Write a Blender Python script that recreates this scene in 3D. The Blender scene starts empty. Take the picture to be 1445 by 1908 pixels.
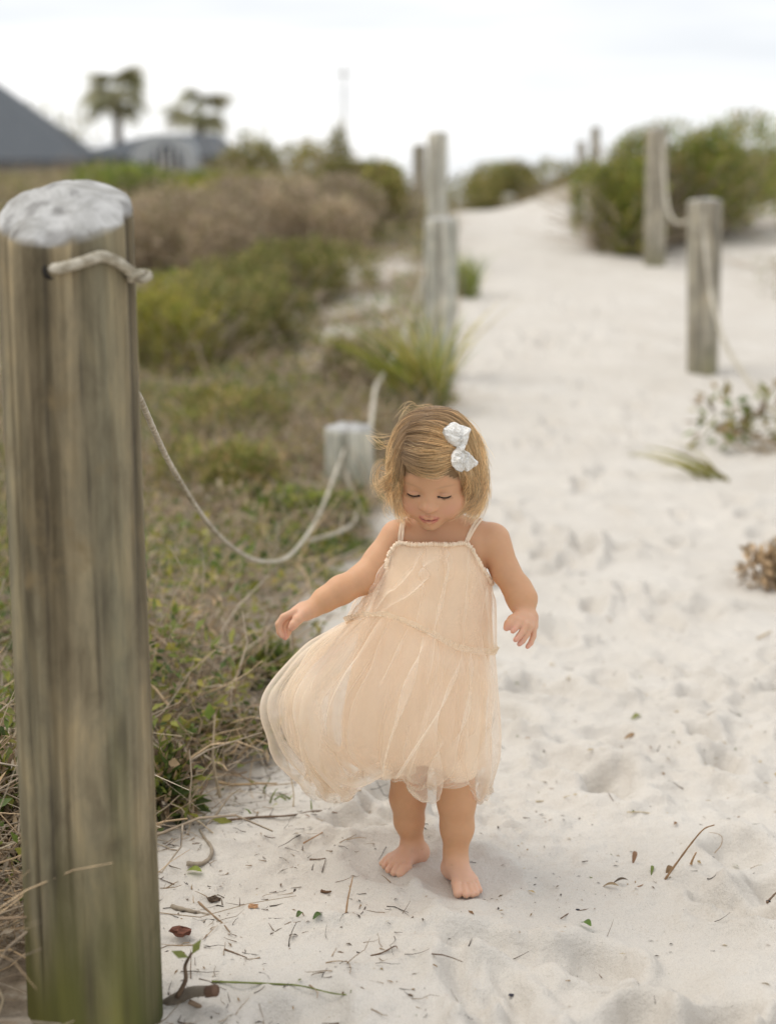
import bpy, math, random
import numpy as np
from mathutils import Vector, Matrix

random.seed(7)
RNG = np.random.default_rng(7)
S = bpy.context.scene
COL = S.collection

# ------------------------------------------------------------------ camera, sky, sun, exposure
FPX, CX, CY = 2900.0, 722.5, 954.0          # focal length and centre of the photograph, in its pixels
EYE, PITCH = 1.15, math.radians(10.8)
cam_d = bpy.data.cameras.new('camera')
cam = bpy.data.objects.new('camera', cam_d); COL.objects.link(cam)
cam.location = (0, 0, EYE)
cam.rotation_euler = (math.pi / 2 - PITCH, 0, 0)
cam_d.sensor_fit = 'VERTICAL'; cam_d.sensor_height = 36.0; cam_d.sensor_width = 27.0
cam_d.lens = FPX / 1908.0 * 36.0
cam_d.clip_start = 0.05; cam_d.clip_end = 2000
cam_d.dof.use_dof = True
cam_d.dof.focus_distance = 2.62
cam_d.dof.aperture_fstop = 2.2
cam_d.dof.aperture_blades = 9
S.camera = cam

SUN_EL, SUN_AZ = math.radians(60), math.radians(-82)     # high, a little to the left, behind thin cloud
w = bpy.data.worlds.new('World'); S.world = w; w.use_nodes = True
nt = w.node_tree; N = nt.nodes; L = nt.links
for n in list(N): N.remove(n)
out = N.new('ShaderNodeOutputWorld'); bg = N.new('ShaderNodeBackground')
sky = N.new('ShaderNodeTexSky'); sky.sky_type = 'NISHITA'; sky.sun_disc = False
sky.sun_elevation = SUN_EL; sky.sun_rotation = SUN_AZ
sc_ = N.new('ShaderNodeVectorMath'); sc_.operation = 'SCALE'; sc_.inputs['Scale'].default_value = 0.1
L.new(sky.outputs[0], sc_.inputs[0])
tc = N.new('ShaderNodeTexCoord'); mp = N.new('ShaderNodeMapping'); mp.inputs['Scale'].default_value = (1.1, 1.1, 9.0)
nz = N.new('ShaderNodeTexNoise'); nz.inputs['Scale'].default_value = 1.6; nz.inputs['Detail'].default_value = 5; nz.inputs['Roughness'].default_value = .5
rp = N.new('ShaderNodeValToRGB')
rp.color_ramp.elements[0].position = .42; rp.color_ramp.elements[0].color = (.635, .658, .69, 1)
rp.color_ramp.elements[1].position = .66; rp.color_ramp.elements[1].color = (.92, .91, .895, 1)
mx = N.new('ShaderNodeMix'); mx.data_type = 'RGBA'; mx.inputs['Factor'].default_value = .93
L.new(tc.outputs['Generated'], mp.inputs[0]); L.new(mp.outputs[0], nz.inputs['Vector']); L.new(nz.outputs['Fac'], rp.inputs[0])
L.new(sc_.outputs[0], mx.inputs['A']); L.new(rp.outputs[0], mx.inputs['B'])
L.new(mx.outputs['Result'], bg.inputs['Color']); bg.inputs['Strength'].default_value = 1.0
L.new(bg.outputs[0], out.inputs[0])

sun_d = bpy.data.lights.new('sun', 'SUN'); sun_d.energy = 1.3; sun_d.angle = math.radians(44); sun_d.color = (1, .93, .82)
sun = bpy.data.objects.new('sun', sun_d); COL.objects.link(sun)
sd = Vector((math.sin(SUN_AZ) * math.cos(SUN_EL), math.cos(SUN_AZ) * math.cos(SUN_EL), math.sin(SUN_EL)))
sun.rotation_euler = sd.to_track_quat('Z', 'Y').to_euler(); sun.location = sd * 30

S.view_settings.view_transform = 'Standard'; S.view_settings.look = 'None'
S.view_settings.exposure = 0.47; S.view_settings.gamma = 1.0; S.view_settings.use_curve_mapping = False
S.render.engine = 'CYCLES'
S.cycles.transparent_max_bounces = 32; S.cycles.max_bounces = 10; S.cycles.diffuse_bounces = 7; S.cycles.transmission_bounces = 6
S.cycles.use_denoising = True

# ------------------------------------------------------------------ helpers
SP, CP = math.sin(PITCH), math.cos(PITCH)
def ray(px, py):
    a, b = (px - CX) / FPX, (CY - py) / FPX
    return np.array([a, CP + b * SP, -SP + b * CP])
def at(px, py, Y):
    """the point seen at that place of the photograph, Y metres in front of the camera"""
    d = ray(px, py)
    return np.array([0, 0, EYE]) + d * (Y / d[1])

def hash2(i, j, seed):
    h = (i.astype(np.int64) * 374761393 + j.astype(np.int64) * 668265263 + seed * 144665) & 0xffffffff
    h = ((h ^ (h >> 13)) * 1274126177) & 0xffffffff
    h = ((h ^ (h >> 15)) * 2246822519) & 0xffffffff
    return ((h ^ (h >> 16)) & 0xffffff) / float(0xffffff)
def vnoise(x, y, seed=0):
    x = np.asarray(x, float); y = np.asarray(y, float)
    i, j = np.floor(x), np.floor(y); u, v = x - i, y - j
    u = u * u * u * (u * (u * 6 - 15) + 10); v = v * v * v * (v * (v * 6 - 15) + 10)
    a, b, c, d = hash2(i, j, seed), hash2(i + 1, j, seed), hash2(i, j + 1, seed), hash2(i + 1, j + 1, seed)
    return (a * (1 - u) + b * u) * (1 - v) + (c * (1 - u) + d * u) * v
def fbm(x, y, seed=0, octv=4, gain=.5):
    s = 0; a = 1; t = 0
    for o in range(octv):
        s = s + a * (vnoise(x * 2 ** o + 17.3 * o, y * 2 ** o - 9.1 * o, seed + o) - .5); t += a; a *= gain
    return s / t * 2
def sstep(a, b, x):
    t = np.clip((np.asarray(x, float) - a) / (b - a), 0, 1); return t * t * (3 - 2 * t)
def smooth_interp(x, xs, ys):
    xs = np.asarray(xs, float); ys = np.asarray(ys, float)
    m = np.gradient(ys, xs); x = np.clip(x, xs[0], xs[-1])
    k = np.clip(np.searchsorted(xs, x, side='right') - 1, 0, len(xs) - 2)
    h = xs[k + 1] - xs[k]; t = (x - xs[k]) / h
    return (2*t**3-3*t**2+1)*ys[k] + (t**3-2*t**2+t)*h*m[k] + (-2*t**3+3*t**2)*ys[k+1] + (t**3-t**2)*h*m[k+1]

def mesh_data(name, verts, faces, mat=None, col=None, smooth=True, uv=None):
    """verts (n,3), faces (m,3) or (m,4) numpy arrays, or a list of lists"""
    me = bpy.data.meshes.new(name)
    verts = np.asarray(verts, np.float32)
    if isinstance(faces, list) and len({len(f) for f in faces}) > 1:
        me.from_pydata(verts.tolist(), [], faces)
    else:
        faces = np.asarray(faces, np.int32); k = faces.shape[1]
        me.vertices.add(len(verts)); me.vertices.foreach_set('co', verts.ravel())
        me.loops.add(faces.size); me.loops.foreach_set('vertex_index', faces.ravel())
        me.polygons.add(len(faces)); me.polygons.foreach_set('loop_start', np.arange(0, faces.size, k, dtype=np.int32))
        me.update(calc_edges=True)
    me.polygons.foreach_set('use_smooth', np.full(len(me.polygons), smooth, bool))
    if col is not None:
        c = np.ones((len(verts), 4), np.float32); col = np.asarray(col, np.float32); c[:, :col.shape[1]] = col
        at_ = me.attributes.new('col', 'FLOAT_COLOR', 'POINT'); at_.data.foreach_set('color', c.ravel())
    if mat: me.materials.append(mat)
    me.update()
    return me
def obj(name, me, parent=None, loc=None, **props):
    o = bpy.data.objects.new(name, me); COL.objects.link(o)
    if parent is not None: o.parent = parent
    if loc is not None: o.location = loc
    for k, v in props.items(): o[k] = v
    return o
def empty(name, loc, label, cat, group=None):
    o = bpy.data.objects.new(name, None); COL.objects.link(o); o.location = loc; o.empty_display_size = .1
    o['label'] = label; o['category'] = cat
    if group: o['group'] = group
    return o

def frames(P):
    P = np.asarray(P, float); T = np.gradient(P, axis=0); T /= np.linalg.norm(T, axis=1)[:, None] + 1e-12
    up = np.array([0, 0, 1.]) if abs(T[0, 2]) < .9 else np.array([1., 0, 0])
    n = np.cross(T[0], up); n /= np.linalg.norm(n); Ns = []
    for t in T:
        n = n - t * n.dot(t); n /= np.linalg.norm(n) + 1e-12; Ns.append(n)
    Ns = np.array(Ns); return T, Ns, np.cross(T, Ns)
def tube(P, R, sides=8, caps=True, mod=None):
    P = np.asarray(P, float); n = len(P); R = np.broadcast_to(np.asarray(R, float), (n,))
    T, A, B = frames(P); th = np.arange(sides) * 2 * math.pi / sides
    rr = R[:, None] * (np.ones((n, sides)) if mod is None else mod)
    V = P[:, None] + rr[..., None] * (A[:, None] * np.cos(th)[None, :, None] + B[:, None] * np.sin(th)[None, :, None])
    V = V.reshape(-1, 3); F = []
    i = np.arange(n - 1)[:, None] * sides; j = np.arange(sides)[None]; k = (j + 1) % sides
    F = np.stack([i + j, i + k, i + sides + k, i + sides + j], -1).reshape(-1, 4)
    if caps:
        V = np.vstack([V, P[0], P[-1]]); a, b = len(V) - 2, len(V) - 1
        j = np.arange(sides); k = (j + 1) % sides; e = (n - 1) * sides
        F = np.vstack([F, np.stack([np.full(sides, a), k, j, np.full(sides, a)], -1)[:, [0, 1, 2, 2]], np.stack([np.full(sides, b), e + j, e + k, np.full(sides, b)], -1)[:, [0, 1, 2, 2]]])
        F = [list(dict.fromkeys(f)) for f in F.tolist()]
    return V, F
def crv(ctrl, n=24):
    """Catmull-Rom through control points"""
    c = np.asarray(ctrl, float); c = np.vstack([2 * c[0] - c[1], c, 2 * c[-1] - c[-2]]); m = len(c) - 3
    u = np.linspace(0, m, n); k = np.clip(u.astype(int), 0, m - 1); t = (u - k)[:, None]
    a, b, d, e = c[k], c[k + 1], c[k + 2], c[k + 3]
    return .5 * (2*b + (d - a) * t + (2*a - 5*b + 4*d - e) * t**2 + (3*b - a - 3*d + e) * t**3)

# ------------------------------------------------------------------ materials
def new_mat(name):
    m = bpy.data.materials.new(name); m.use_nodes = True
    nt = m.node_tree; b = nt.nodes['Principled BSDF']
    return m, nt, nt.nodes, nt.links, b
def tex_noise(N, L, scale, detail=4, vec=None, rough=.55, dist=0):
    n = N.new('ShaderNodeTexNoise'); n.inputs['Scale'].default_value = scale; n.inputs['Detail'].default_value = detail
    n.inputs['Roughness'].default_value = rough; n.inputs['Distortion'].default_value = dist
    if vec is not None: L.new(vec, n.inputs['Vector'])
    return n
def ramp(N, L, fac, stops):
    r = N.new('ShaderNodeValToRGB'); e = r.color_ramp.elements
    while len(e) < len(stops): e.new(.5)
    for i, (p, c) in enumerate(stops): e[i].position = p; e[i].color = (*c, 1) if len(c) == 3 else c
    L.new(fac, r.inputs[0]); return r
def mixc(N, L, fac, a, b, mode='MIX'):
    m = N.new('ShaderNodeMix'); m.data_type = 'RGBA'; m.blend_type = mode
    for s, v in (('Factor', fac), ('A', a), ('B', b)):
        if hasattr(v, 'links') or hasattr(v, 'is_linked'): L.new(v, m.inputs[s])
        elif s == 'Factor': m.inputs[s].default_value = v
        else: m.inputs[s].default_value = (*v, 1)
    return m.outputs['Result']
def bump(N, L, b, h, strength=.3, dist=.01, prev=None):
    n = N.new('ShaderNodeBump'); n.inputs['Strength'].default_value = strength; n.inputs['Distance'].default_value = dist
    L.new(h, n.inputs['Height'])
    if prev is not None: L.new(prev.outputs[0], n.inputs['Normal'])
    if b is not None: L.new(n.outputs[0], b.inputs['Normal'])
    return n
def coords(N, L, scale=(1, 1, 1), kind='Object', loc=(0, 0, 0)):
    t = N.new('ShaderNodeTexCoord'); m = N.new('ShaderNodeMapping'); m.inputs['Scale'].default_value = scale; m.inputs['Location'].default_value = loc
    L.new(t.outputs[kind], m.inputs[0]); return m.outputs[0]

def m_sand():
    m, nt, N, L, b = new_mat('white_sand')
    v = coords(N, L)
    a = N.new('ShaderNodeAttribute'); a.attribute_name = 'col'
    n1 = tex_noise(N, L, 3.0, 5, v); n2 = tex_noise(N, L, 900, 2, v); n3 = tex_noise(N, L, 38, 5, v, .7)
    c = ramp(N, L, n1.outputs['Fac'], [(.3, (.57, .53, .475)), (.7, (.64, .605, .555))]).outputs[0]
    g = ramp(N, L, n2.outputs['Fac'], [(.30, (.62, .60, .57)), (.45, (1, 1, 1)), (1, (1.06, 1.05, 1.03))]).outputs[0]
    c = mixc(N, L, 1.0, c, g, 'MULTIPLY')
    sp = ramp(N, L, n3.outputs['Fac'], [(.66, (0, 0, 0)), (.76, (1, 1, 1))]).outputs[0]
    c = mixc(N, L, sp, c, (.47, .40, .31))
    lit = tex_noise(N, L, 30, 6, v, .7)
    lc = ramp(N, L, lit.outputs['Fac'], [(.3, (.17, .13, .09)), (.5, (.30, .24, .175)), (.7, (.46, .40, .32))]).outputs[0]
    c = mixc(N, L, a.outputs['Fac'], c, lc)
    L.new(c, b.inputs['Base Color']); b.inputs['Roughness'].default_value = .9; b.inputs['Specular IOR Level'].default_value = .2
    b1 = bump(N, L, None, n3.outputs['Fac'], .75, .010)
    bump(N, L, b, n2.outputs['Fac'], .25, .0012, b1)
    return m
def m_wood(name, tones, moss=True, base_h=.45, sx=1.0):
    """weathered round post, grain along z"""
    m, nt, N, L, b = new_mat(name)
    v = coords(N, L, (22 * sx, 22 * sx, 1.1)); v2 = coords(N, L, (5 * sx, 5 * sx, .5)); v3 = coords(N, L, (1, 1, 1)); v4 = coords(N, L, (60, 60, 2.2))
    n1 = tex_noise(N, L, 1.0, 6, v, .6, .6); n2 = tex_noise(N, L, 1.0, 3, v2, .5, .8); n3 = tex_noise(N, L, 7, 5, v3, .6); n4 = tex_noise(N, L, 1.0, 4, v4, .6, .3)
    c = ramp(N, L, n1.outputs['Fac'], [(.22, tones[0]), (.5, tones[1]), (.75, tones[2])]).outputs[0]
    c = mixc(N, L, ramp(N, L, n2.outputs['Fac'], [(.38, (0, 0, 0)), (.62, (1, 1, 1))]).outputs[0], c, tones[3])
    c2 = ramp(N, L, n1.outputs['Fac'], [(.25, (.66, .63, .58)), (.5, (.97, .96, .94)), (.75, (1.2, 1.16, 1.08))]).outputs[0]
    c = mixc(N, L, 1, c, c2, 'MULTIPLY')
    fine = ramp(N, L, n4.outputs['Fac'], [(.3, (.55, .53, .50)), (.55, (1.08, 1.08, 1.08))]).outputs[0]
    c = mixc(N, L, 1, c, fine, 'MULTIPLY')
    pt_ = tex_noise(N, L, 1.0, 6, coords(N, L, (26, 26, 9)), .65, .4)
    c = mixc(N, L, 1, c, ramp(N, L, pt_.outputs['Fac'], [(.32, (.70, .68, .66)), (.5, (1, .99, .97)), (.68, (1.28, 1.22, 1.12))]).outputs[0], 'MULTIPLY')
    st = ramp(N, L, n3.outputs['Fac'], [(.60, (0, 0, 0)), (.72, (1, 1, 1))]).outputs[0]
    c = mixc(N, L, st, c, tones[4])
    a = N.new('ShaderNodeAttribute'); a.attribute_name = 'col'
    sep = N.new('ShaderNodeSeparateColor'); L.new(a.outputs['Color'], sep.inputs[0])
    ef = tex_noise(N, L, 16, 7, v3, .7, .8)
    end = ramp(N, L, ef.outputs['Fac'], [(.30, (.17, .155, .13)), (.45, (.36, .355, .34)), (.60, (.49, .485, .475)), (.72, (.58, .575, .56))]).outputs[0]
    c = mixc(N, L, sep.outputs['Red'], c, end)
    if moss:
        g = ramp(N, L, n2.outputs['Fac'], [(.3, (.045, .05, .018)), (.5, (.115, .115, .035)), (.7, (.25, .24, .06))]).outputs[0]
        c = mixc(N, L, sep.outputs['Green'], c, g)
    c = mixc(N, L, sep.outputs['Blue'], c, (.035, .028, .022))
    L.new(c, b.inputs['Base Color']); b.inputs['Roughness'].default_value = .85; b.inputs['Specular IOR Level'].default_value = .25
    b1 = bump(N, L, None, n1.outputs['Fac'], .5, .006); bump(N, L, b, n4.outputs['Fac'], .4, .002, b1)
    return m
def m_leaf(name, transl=.38, rough=.55):
    m, nt, N, L, b = new_mat(name)
    a = N.new('ShaderNodeAttribute'); a.attribute_name = 'col'
    n = tex_noise(N, L, 60, 3, coords(N, L))
    c = mixc(N, L, 1, a.outputs['Color'], ramp(N, L, n.outputs['Fac'], [(.3, (.92, .90, .85)), (.7, (1.38, 1.36, 1.3))]).outputs[0], 'MULTIPLY')
    L.new(c, b.inputs['Base Color']); b.inputs['Roughness'].default_value = rough; b.inputs['Specular IOR Level'].default_value = .3
    t = N.new('ShaderNodeBsdfTranslucent'); L.new(c, t.inputs[0]); mx = N.new('ShaderNodeMixShader'); mx.inputs[0].default_value = transl
    L.new(b.outputs[0], mx.inputs[1]); L.new(t.outputs[0], mx.inputs[2]); L.new(mx.outputs[0], N['Material Output'].inputs[0])
    return m
def m_attr(name, rough=.85, nscale=40):
    m, nt, N, L, b = new_mat(name)
    a = N.new('ShaderNodeAttribute'); a.attribute_name = 'col'
    n = tex_noise(N, L, nscale, 4, coords(N, L))
    c = mixc(N, L, 1, a.outputs['Color'], ramp(N, L, n.outputs['Fac'], [(.3, (.82, .80, .78)), (.7, (1.35, 1.32, 1.28))]).outputs[0], 'MULTIPLY')
    L.new(c, b.inputs['Base Color']); b.inputs['Roughness'].default_value = rough; b.inputs['Specular IOR Level'].default_value = .25
    return m
def m_flat(name, c, rough=.8, var=.12, nscale=12, bmp=0, bscale=80):
    m, nt, N, L, b = new_mat(name)
    v = coords(N, L); n = tex_noise(N, L, nscale, 5, v)
    lo = tuple(x * (1 - var) for x in c); hi = tuple(x * (1 + var) for x in c)
    L.new(ramp(N, L, n.outputs['Fac'], [(.3, lo), (.7, hi)]).outputs[0], b.inputs['Base Color'])
    b.inputs['Roughness'].default_value = rough; b.inputs['Specular IOR Level'].default_value = .3
    if bmp:
        k = tex_noise(N, L, bscale, 3, v); bump(N, L, b, k.outputs['Fac'], bmp, .003)
    return m
def m_rope():
    m, nt, N, L, b = new_mat('braided_rope')
    n = tex_noise(N, L, 90, 4, coords(N, L)); n2 = tex_noise(N, L, 6, 3, coords(N, L))
    c = ramp(N, L, n.outputs['Fac'], [(.3, (.30, .26, .19)), (.65, (.62, .58, .50))]).outputs[0]
    c = mixc(N, L, 1, c, ramp(N, L, n2.outputs['Fac'], [(.35, (.72, .70, .64)), (.65, (1.1, 1.1, 1.1))]).outputs[0], 'MULTIPLY')
    L.new(c, b.inputs['Base Color']); b.inputs['Roughness'].default_value = .8
    bump(N, L, b, n.outputs['Fac'], .5, .002)
    return m
def m_roof():
    m, nt, N, L, b = new_mat('grey_shingle')
    v = coords(N, L); n = tex_noise(N, L, 9, 5, v)
    w_ = N.new('ShaderNodeTexWave'); w_.inputs['Scale'].default_value = 2.2; w_.bands_direction = 'Z'; L.new(v, w_.inputs[0])
    c = ramp(N, L, n.outputs['Fac'], [(.3, (.075, .085, .10)), (.7, (.12, .135, .15))]).outputs[0]
    c = mixc(N, L, .2, c, w_.outputs['Color'], 'MULTIPLY')
    L.new(c, b.inputs['Base Color']); b.inputs['Roughness'].default_value = .9
    return m
SAND = m_sand()
WOOD_NEAR = m_wood('weathered_wood_near', [(.14, .115, .072), (.225, .19, .125), (.31, .265, .18), (.175, .165, .115), (.20, .15, .08)])
WOOD = m_wood('weathered_wood', [(.24, .22, .18), (.36, .335, .28), (.46, .43, .36), (.32, .31, .265), (.26, .23, .17)], moss=True)
WOOD_PALE = m_wood('weathered_wood_pale', [(.36, .35, .30), (.52, .51, .46), (.62, .61, .56), (.47, .49, .45), (.40, .38, .31)], moss=True)
LEAF = m_leaf('scrub_leaf'); GRASS = m_leaf('grass_blade', .3); TWIG = m_attr('dry_twig'); BARK = m_attr('bark')
ROPE = m_rope(); ROOF = m_roof()
WHITE = m_flat('white_trim', (.72, .72, .70)); WALLM = m_flat('house_wall', (.50, .50, .48)); GLASS = m_flat('dark_window', (.05, .06, .07), .2)

# ------------------------------------------------------------------ terrain
YS = [0, 2, 2.67, 3.1, 4.3, 6.4, 8, 10, 14, 20, 24, 40, 400]
XL = [-.36, -.36, -.39, -.22, -.12, .10, .31, .42, .66, .86, .8, .6, .6]
YR = [0, 2, 4.5, 7.5, 10, 14, 16, 17, 20, 24, 40, 400]
XR = [1.7, 1.6, 1.30, 1.73, 2.35, 2.75, 2.3, 2.05, 1.95, 1.6, 1.5, 1.5]
def xleft(y): return np.interp(y, YS, XL)
def xright(y): return np.interp(y, YR, XR)
FEET = [(at(738, 1628, 2.60), .055, .10), (at(868, 1662, 2.53), .06, .10)]
PRINTS = []
_r = np.random.default_rng(3)
for _ in range(260):
    y = 2.0 + 11 * _r.random() ** 1.7; x = xleft(y) + .12 + (xright(y) - xleft(y) - .15) * _r.random()
    if (x - .08) ** 2 + (y - 2.58) ** 2 < .045: continue
    PRINTS.append((x, y, _r.normal(0, .6), .055 + .085 * _r.random(), .03 + .035 * _r.random(), .014 + .024 * _r.random()))
def terrain(x, y, fine=True):
    x = np.asarray(x, float); y = np.asarray(y, float)
    z = smooth_interp(y, [0, 4, 6.5, 9.7, 14.5, 20, 23, 30, 60, 400], [0, 0, .03, .2, .70, 1.12, 1.18, .95, .3, 0])
    dl = xleft(y) - x; dr = x - xright(y)
    al = np.interp(y, [0, 4, 6.4, 9, 12, 16, 20, 24, 30, 45, 400], [0, 0, -.08, -.15, -.25, -.02, .2, .38, .42, 0, 0])
    ar = np.interp(y, [0, 4, 10, 14, 18, 22, 28, 40, 400], [.0, .05, .1, .15, .45, .75, .75, .2, 0])
    z = z + al * sstep(0, 1.6, dl) + ar * sstep(-.2, 2.6, dr)
    z = z + .035 * sstep(.02, .25, dl) * np.exp(-np.maximum(dl, 0) * 1.2) * sstep(4, 2.4, y)
    z = z + fbm(x * .45, y * .45, 11, 3) * .10 * sstep(5, 10, y)
    if fine:
        onp = sstep(.25, -.1, dl) * sstep(.5, -.1, dr)
        k = (1 - .5 * sstep(6, 16, y))
        z = z + fbm(x * 2.6, y * 2.6, 21, 3) * .020 * k + fbm(x * 7.5, y * 7.5, 31, 3) * .0125 * k
        rid = 1 - np.abs(fbm(x * 5.2 + .7 * fbm(x * 2, y * 2, 5, 2), y * 6.5, 41, 2)) * 2
        z = z + np.clip(rid, 0, 1) ** 3 * .010 * k
        z = z + fbm(x * 30, y * 30, 51, 3, .65) * .0075 * sstep(5.5, 3.5, y) * (.55 + 1.0 * vnoise(x * 3, y * 3, 52))
        z = z + np.abs(fbm(x * 34, y * 34, 57, 3, .6)) * .022 * np.exp(-((x - .225) / .07) ** 2 - ((y - 2.86) / .16) ** 2)
        for (px, py, a, l, wd, dp) in PRINTS:
            m = (np.abs(x - px) < .28) & (np.abs(y - py) < .28)
            if not m.any(): continue
            u, v = x[m] - px, y[m] - py
            p, q = (u * math.cos(a) + v * math.sin(a)), (-u * math.sin(a) + v * math.cos(a))
            r = np.sqrt((p / wd) ** 2 + (q / l) ** 2) * (1 + .25 * fbm(x[m] * 25, y[m] * 25, 61, 2))
            z[m] += dp * (-1.0 * sstep(1.15, .45, r) + .42 * np.exp(-((r - 1.35) / .32) ** 2) * (1 + .5 * np.sin(3 * np.arctan2(q, p) + px * 9)))
        for (c, r0, rim) in FEET:
            d = np.sqrt((x - c[0]) ** 2 + ((y - c[1] - .05) * .75) ** 2)
            z = z * 1.0
            z = np.where(d < .16, z * sstep(.05, .15, d) + (1 - sstep(.05, .15, d)) * -.004, z)
            z = z + .013 * np.exp(-((d - .098) / .022) ** 2) * (.5 + vnoise(x * 40, y * 40, 71))
    return z
def axis(parts):
    a = []
    for (s, e, n) in parts: a.append(np.linspace(s, e, n, endpoint=False))
    a.append([parts[-1][1]]); return np.concatenate(a)
def build_terrain():
    xs = axis([(-160, -30, 10), (-30, -8, 20), (-8, -1.6, 45), (-1.6, -.5, 50), (-.5, 1.5, 245), (1.5, 4, 75), (4, 10, 35), (10, 40, 20), (40, 160, 10)])
    ys = axis([(-4, 1.5, 10), (1.5, 1.95, 22), (1.95, 4.2, 310), (4.2, 7, 130), (7, 14, 100), (14, 26, 60), (26, 70, 30), (70, 400, 20)])
    X, Y = np.meshgrid(xs, ys, indexing='ij'); Z = terrain(X.ravel(), Y.ravel()).reshape(X.shape)
    V = np.stack([X, Y, Z], -1).reshape(-1, 3); n, m = X.shape
    i = (np.arange(n - 1)[:, None] * m + np.arange(m - 1)[None]); F = np.stack([i, i + m, i + m + 1, i + 1], -1).reshape(-1, 4)
    veg = litter(V[:, 0], V[:, 1])
    me = mesh_data('sand_ground', V, F, SAND, np.repeat(veg[:, None], 3, 1))
    obj('sand_ground', me, kind='structure', label='pale sand path and dune ground with footprints and litter')
BARE = [(at(520, 640, 12.0), 1.0, .45), (at(440, 668, 11.6), .5, .35), (at(640, 590, 13.0), .55, .4), (at(620, 480, 15.5), .9, .35), (at(735, 500, 14.5), .5, .5), (at(620, 1165, 4.45), .12, .3)]
def bare(x, y):
    b = np.zeros_like(x)
    for c, rx, ry in BARE:
        b = np.maximum(b, sstep(1.25, .7, np.hypot((x - c[0]) / rx, (y - c[1]) / ry) * (1 + .35 * fbm(x * 3, y * 3, 81, 2))))
    return b
def litter(x, y):
    dl = xleft(y) - x; dr = x - xright(y); wob = .10 * fbm(x * 4, y * 4, 91, 3)
    v = np.maximum(sstep(-.03, .18, dl + wob), .75 * sstep(.35, 1.3, dr + wob * 3) * sstep(.35, .6, vnoise(x * .9, y * .9, 5) + .25 * sstep(14, 20, y)))
    v = v * (1 - .80 * bare(x, y))
    return np.clip(v * (.75 + .5 * (vnoise(x * 14, y * 14, 96) - .3)), 0, 1)
build_terrain()
def gz(x, y, fine=False):
    return float(terrain(np.array([float(x)]), np.array([float(y)]), fine)[0])

# ------------------------------------------------------------------ posts
def post_mesh(h, r0, r1, seed, cut=(0, 0), sides=40, rings=40, dome=.012, cracks=3, notch=None, foot=.25, fixed=(), knots=(), mossy=.4):
    rg = np.random.default_rng(seed); th = np.arange(sides) * 2 * math.pi / sides
    zz = np.concatenate([np.linspace(-foot, h, rings)])
    prof = 1 + .02 * np.cos(2 * th + rg.random() * 6) + .012 * np.cos(3 * th + rg.random() * 6) + .006 * np.cos(7 * th + rg.random() * 6)
    cr = list(fixed) + [(rg.random() * 2 * math.pi, .06 + .12 * rg.random(), .05 + .07 * rg.random(), rg.random() * .5) for _ in range(cracks)]
    V = []; C = []
    for z in zz:
        f = max(0, z) / h; r = r0 + (r1 - r0) * f
        rr = r * prof * (1 + .008 * np.sin(z * 5 + 3 * th))
        blue = np.zeros(sides)
        for (a, dpt, wd, zs) in cr:
            aa = a + .12 * math.sin(z * 3 + a * 5)
            d = np.abs((th - aa + math.pi) % (2 * math.pi) - math.pi); k = np.exp(-(d / wd) ** 2) * sstep(zs * h, zs * h + .2, z)
            rr = rr * (1 - dpt * .6 * k); blue = np.maximum(blue, k * .62)
        x, y = rr * np.cos(th), rr * np.sin(th)
        zc = np.full(sides, z)
        if z > h * .5:                                  # slanted and rounded end
            top = h + cut[0] * x + cut[1] * y
            t = (z - h * .5) / (h * .5); zc = h * .5 + (top - h * .5) * t
        V.append(np.stack([x, y, zc], 1))
        moss = np.clip(.92 - (z / .34) + .9 * (vnoise(th * 2.2, np.full(sides, z * 4.), seed) - .5) + .20 * np.cos(th + .4), 0, 1) ** 1.1
        for (ka, kz, kw, kh, ks) in knots:
            d = np.abs((th - ka + math.pi) % (2 * math.pi) - math.pi); blue = np.maximum(blue, ks * np.exp(-(d / kw) ** 2 - ((z - kz) / kh) ** 2))
        C.append(np.stack([np.zeros(sides), moss * mossy, blue], 1))
    for k, s in enumerate((.975, .95, .91, .86, .8, .73, .66, .58, .5, .42, .34, .26, .18, .1)):   # end grain
        x, y = V[rings - 1][:, 0] * s, V[rings - 1][:, 1] * s
        rad = np.hypot(x, y) / r1
        z = h + cut[0] * x + cut[1] * y + dome * (1 - s ** 2) * 1.6 + .006 * fbm(x * 30, y * 30, seed, 2) + (.0035 if k == 0 else .005)
        V.append(np.stack([x, y, z], 1)); C.append(np.stack([np.full(sides, .6 if k == 0 else 1.), np.zeros(sides), sstep(.66, .85, vnoise(x * 60 + 3, y * 60, seed)) * .4], 1))
    R_ = len(V); V = np.vstack(V); C = np.vstack(C)
    V = np.vstack([V, [0, 0, h + dome * 1.6 + .005]]); C = np.vstack([C, [1, 0, 0]])
    i = np.arange(R_ - 1)[:, None] * sides; j = np.arange(sides)[None]; k = (j + 1) % sides
    F = np.stack([i + j, i + k, i + sides + k, i + sides + j], -1).reshape(-1, 4).tolist()
    e = (R_ - 1) * sides
    F += [[e + j, e + (j + 1) % sides, len(V) - 1] for j in range(sides)]
    return V, F, C
def add_post(px, Y, ytop, r0, r1, label, seed, lean=(0, 0), cut=(0, 0), mat=None, zbase=None, sides=28, rings=26, name='wooden_post', **kw):
    p = at(px, ytop, Y); zb = gz(p[0], Y) if zbase is None else zbase; h = p[2] - zb
    V, F, C = post_mesh(h, r0, r1, seed, cut, sides, rings, **kw)
    V = np.asarray(V); V[:, 0] -= lean[0] * (h - V[:, 2]); V[:, 1] -= lean[1] * (h - V[:, 2])
    me = mesh_data('post', V, F, mat or WOOD, C)
    return obj(name, me, None, (p[0], Y, zb), label=label, category='post', group='weathered posts along the path'), p, h
POST = {}
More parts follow.
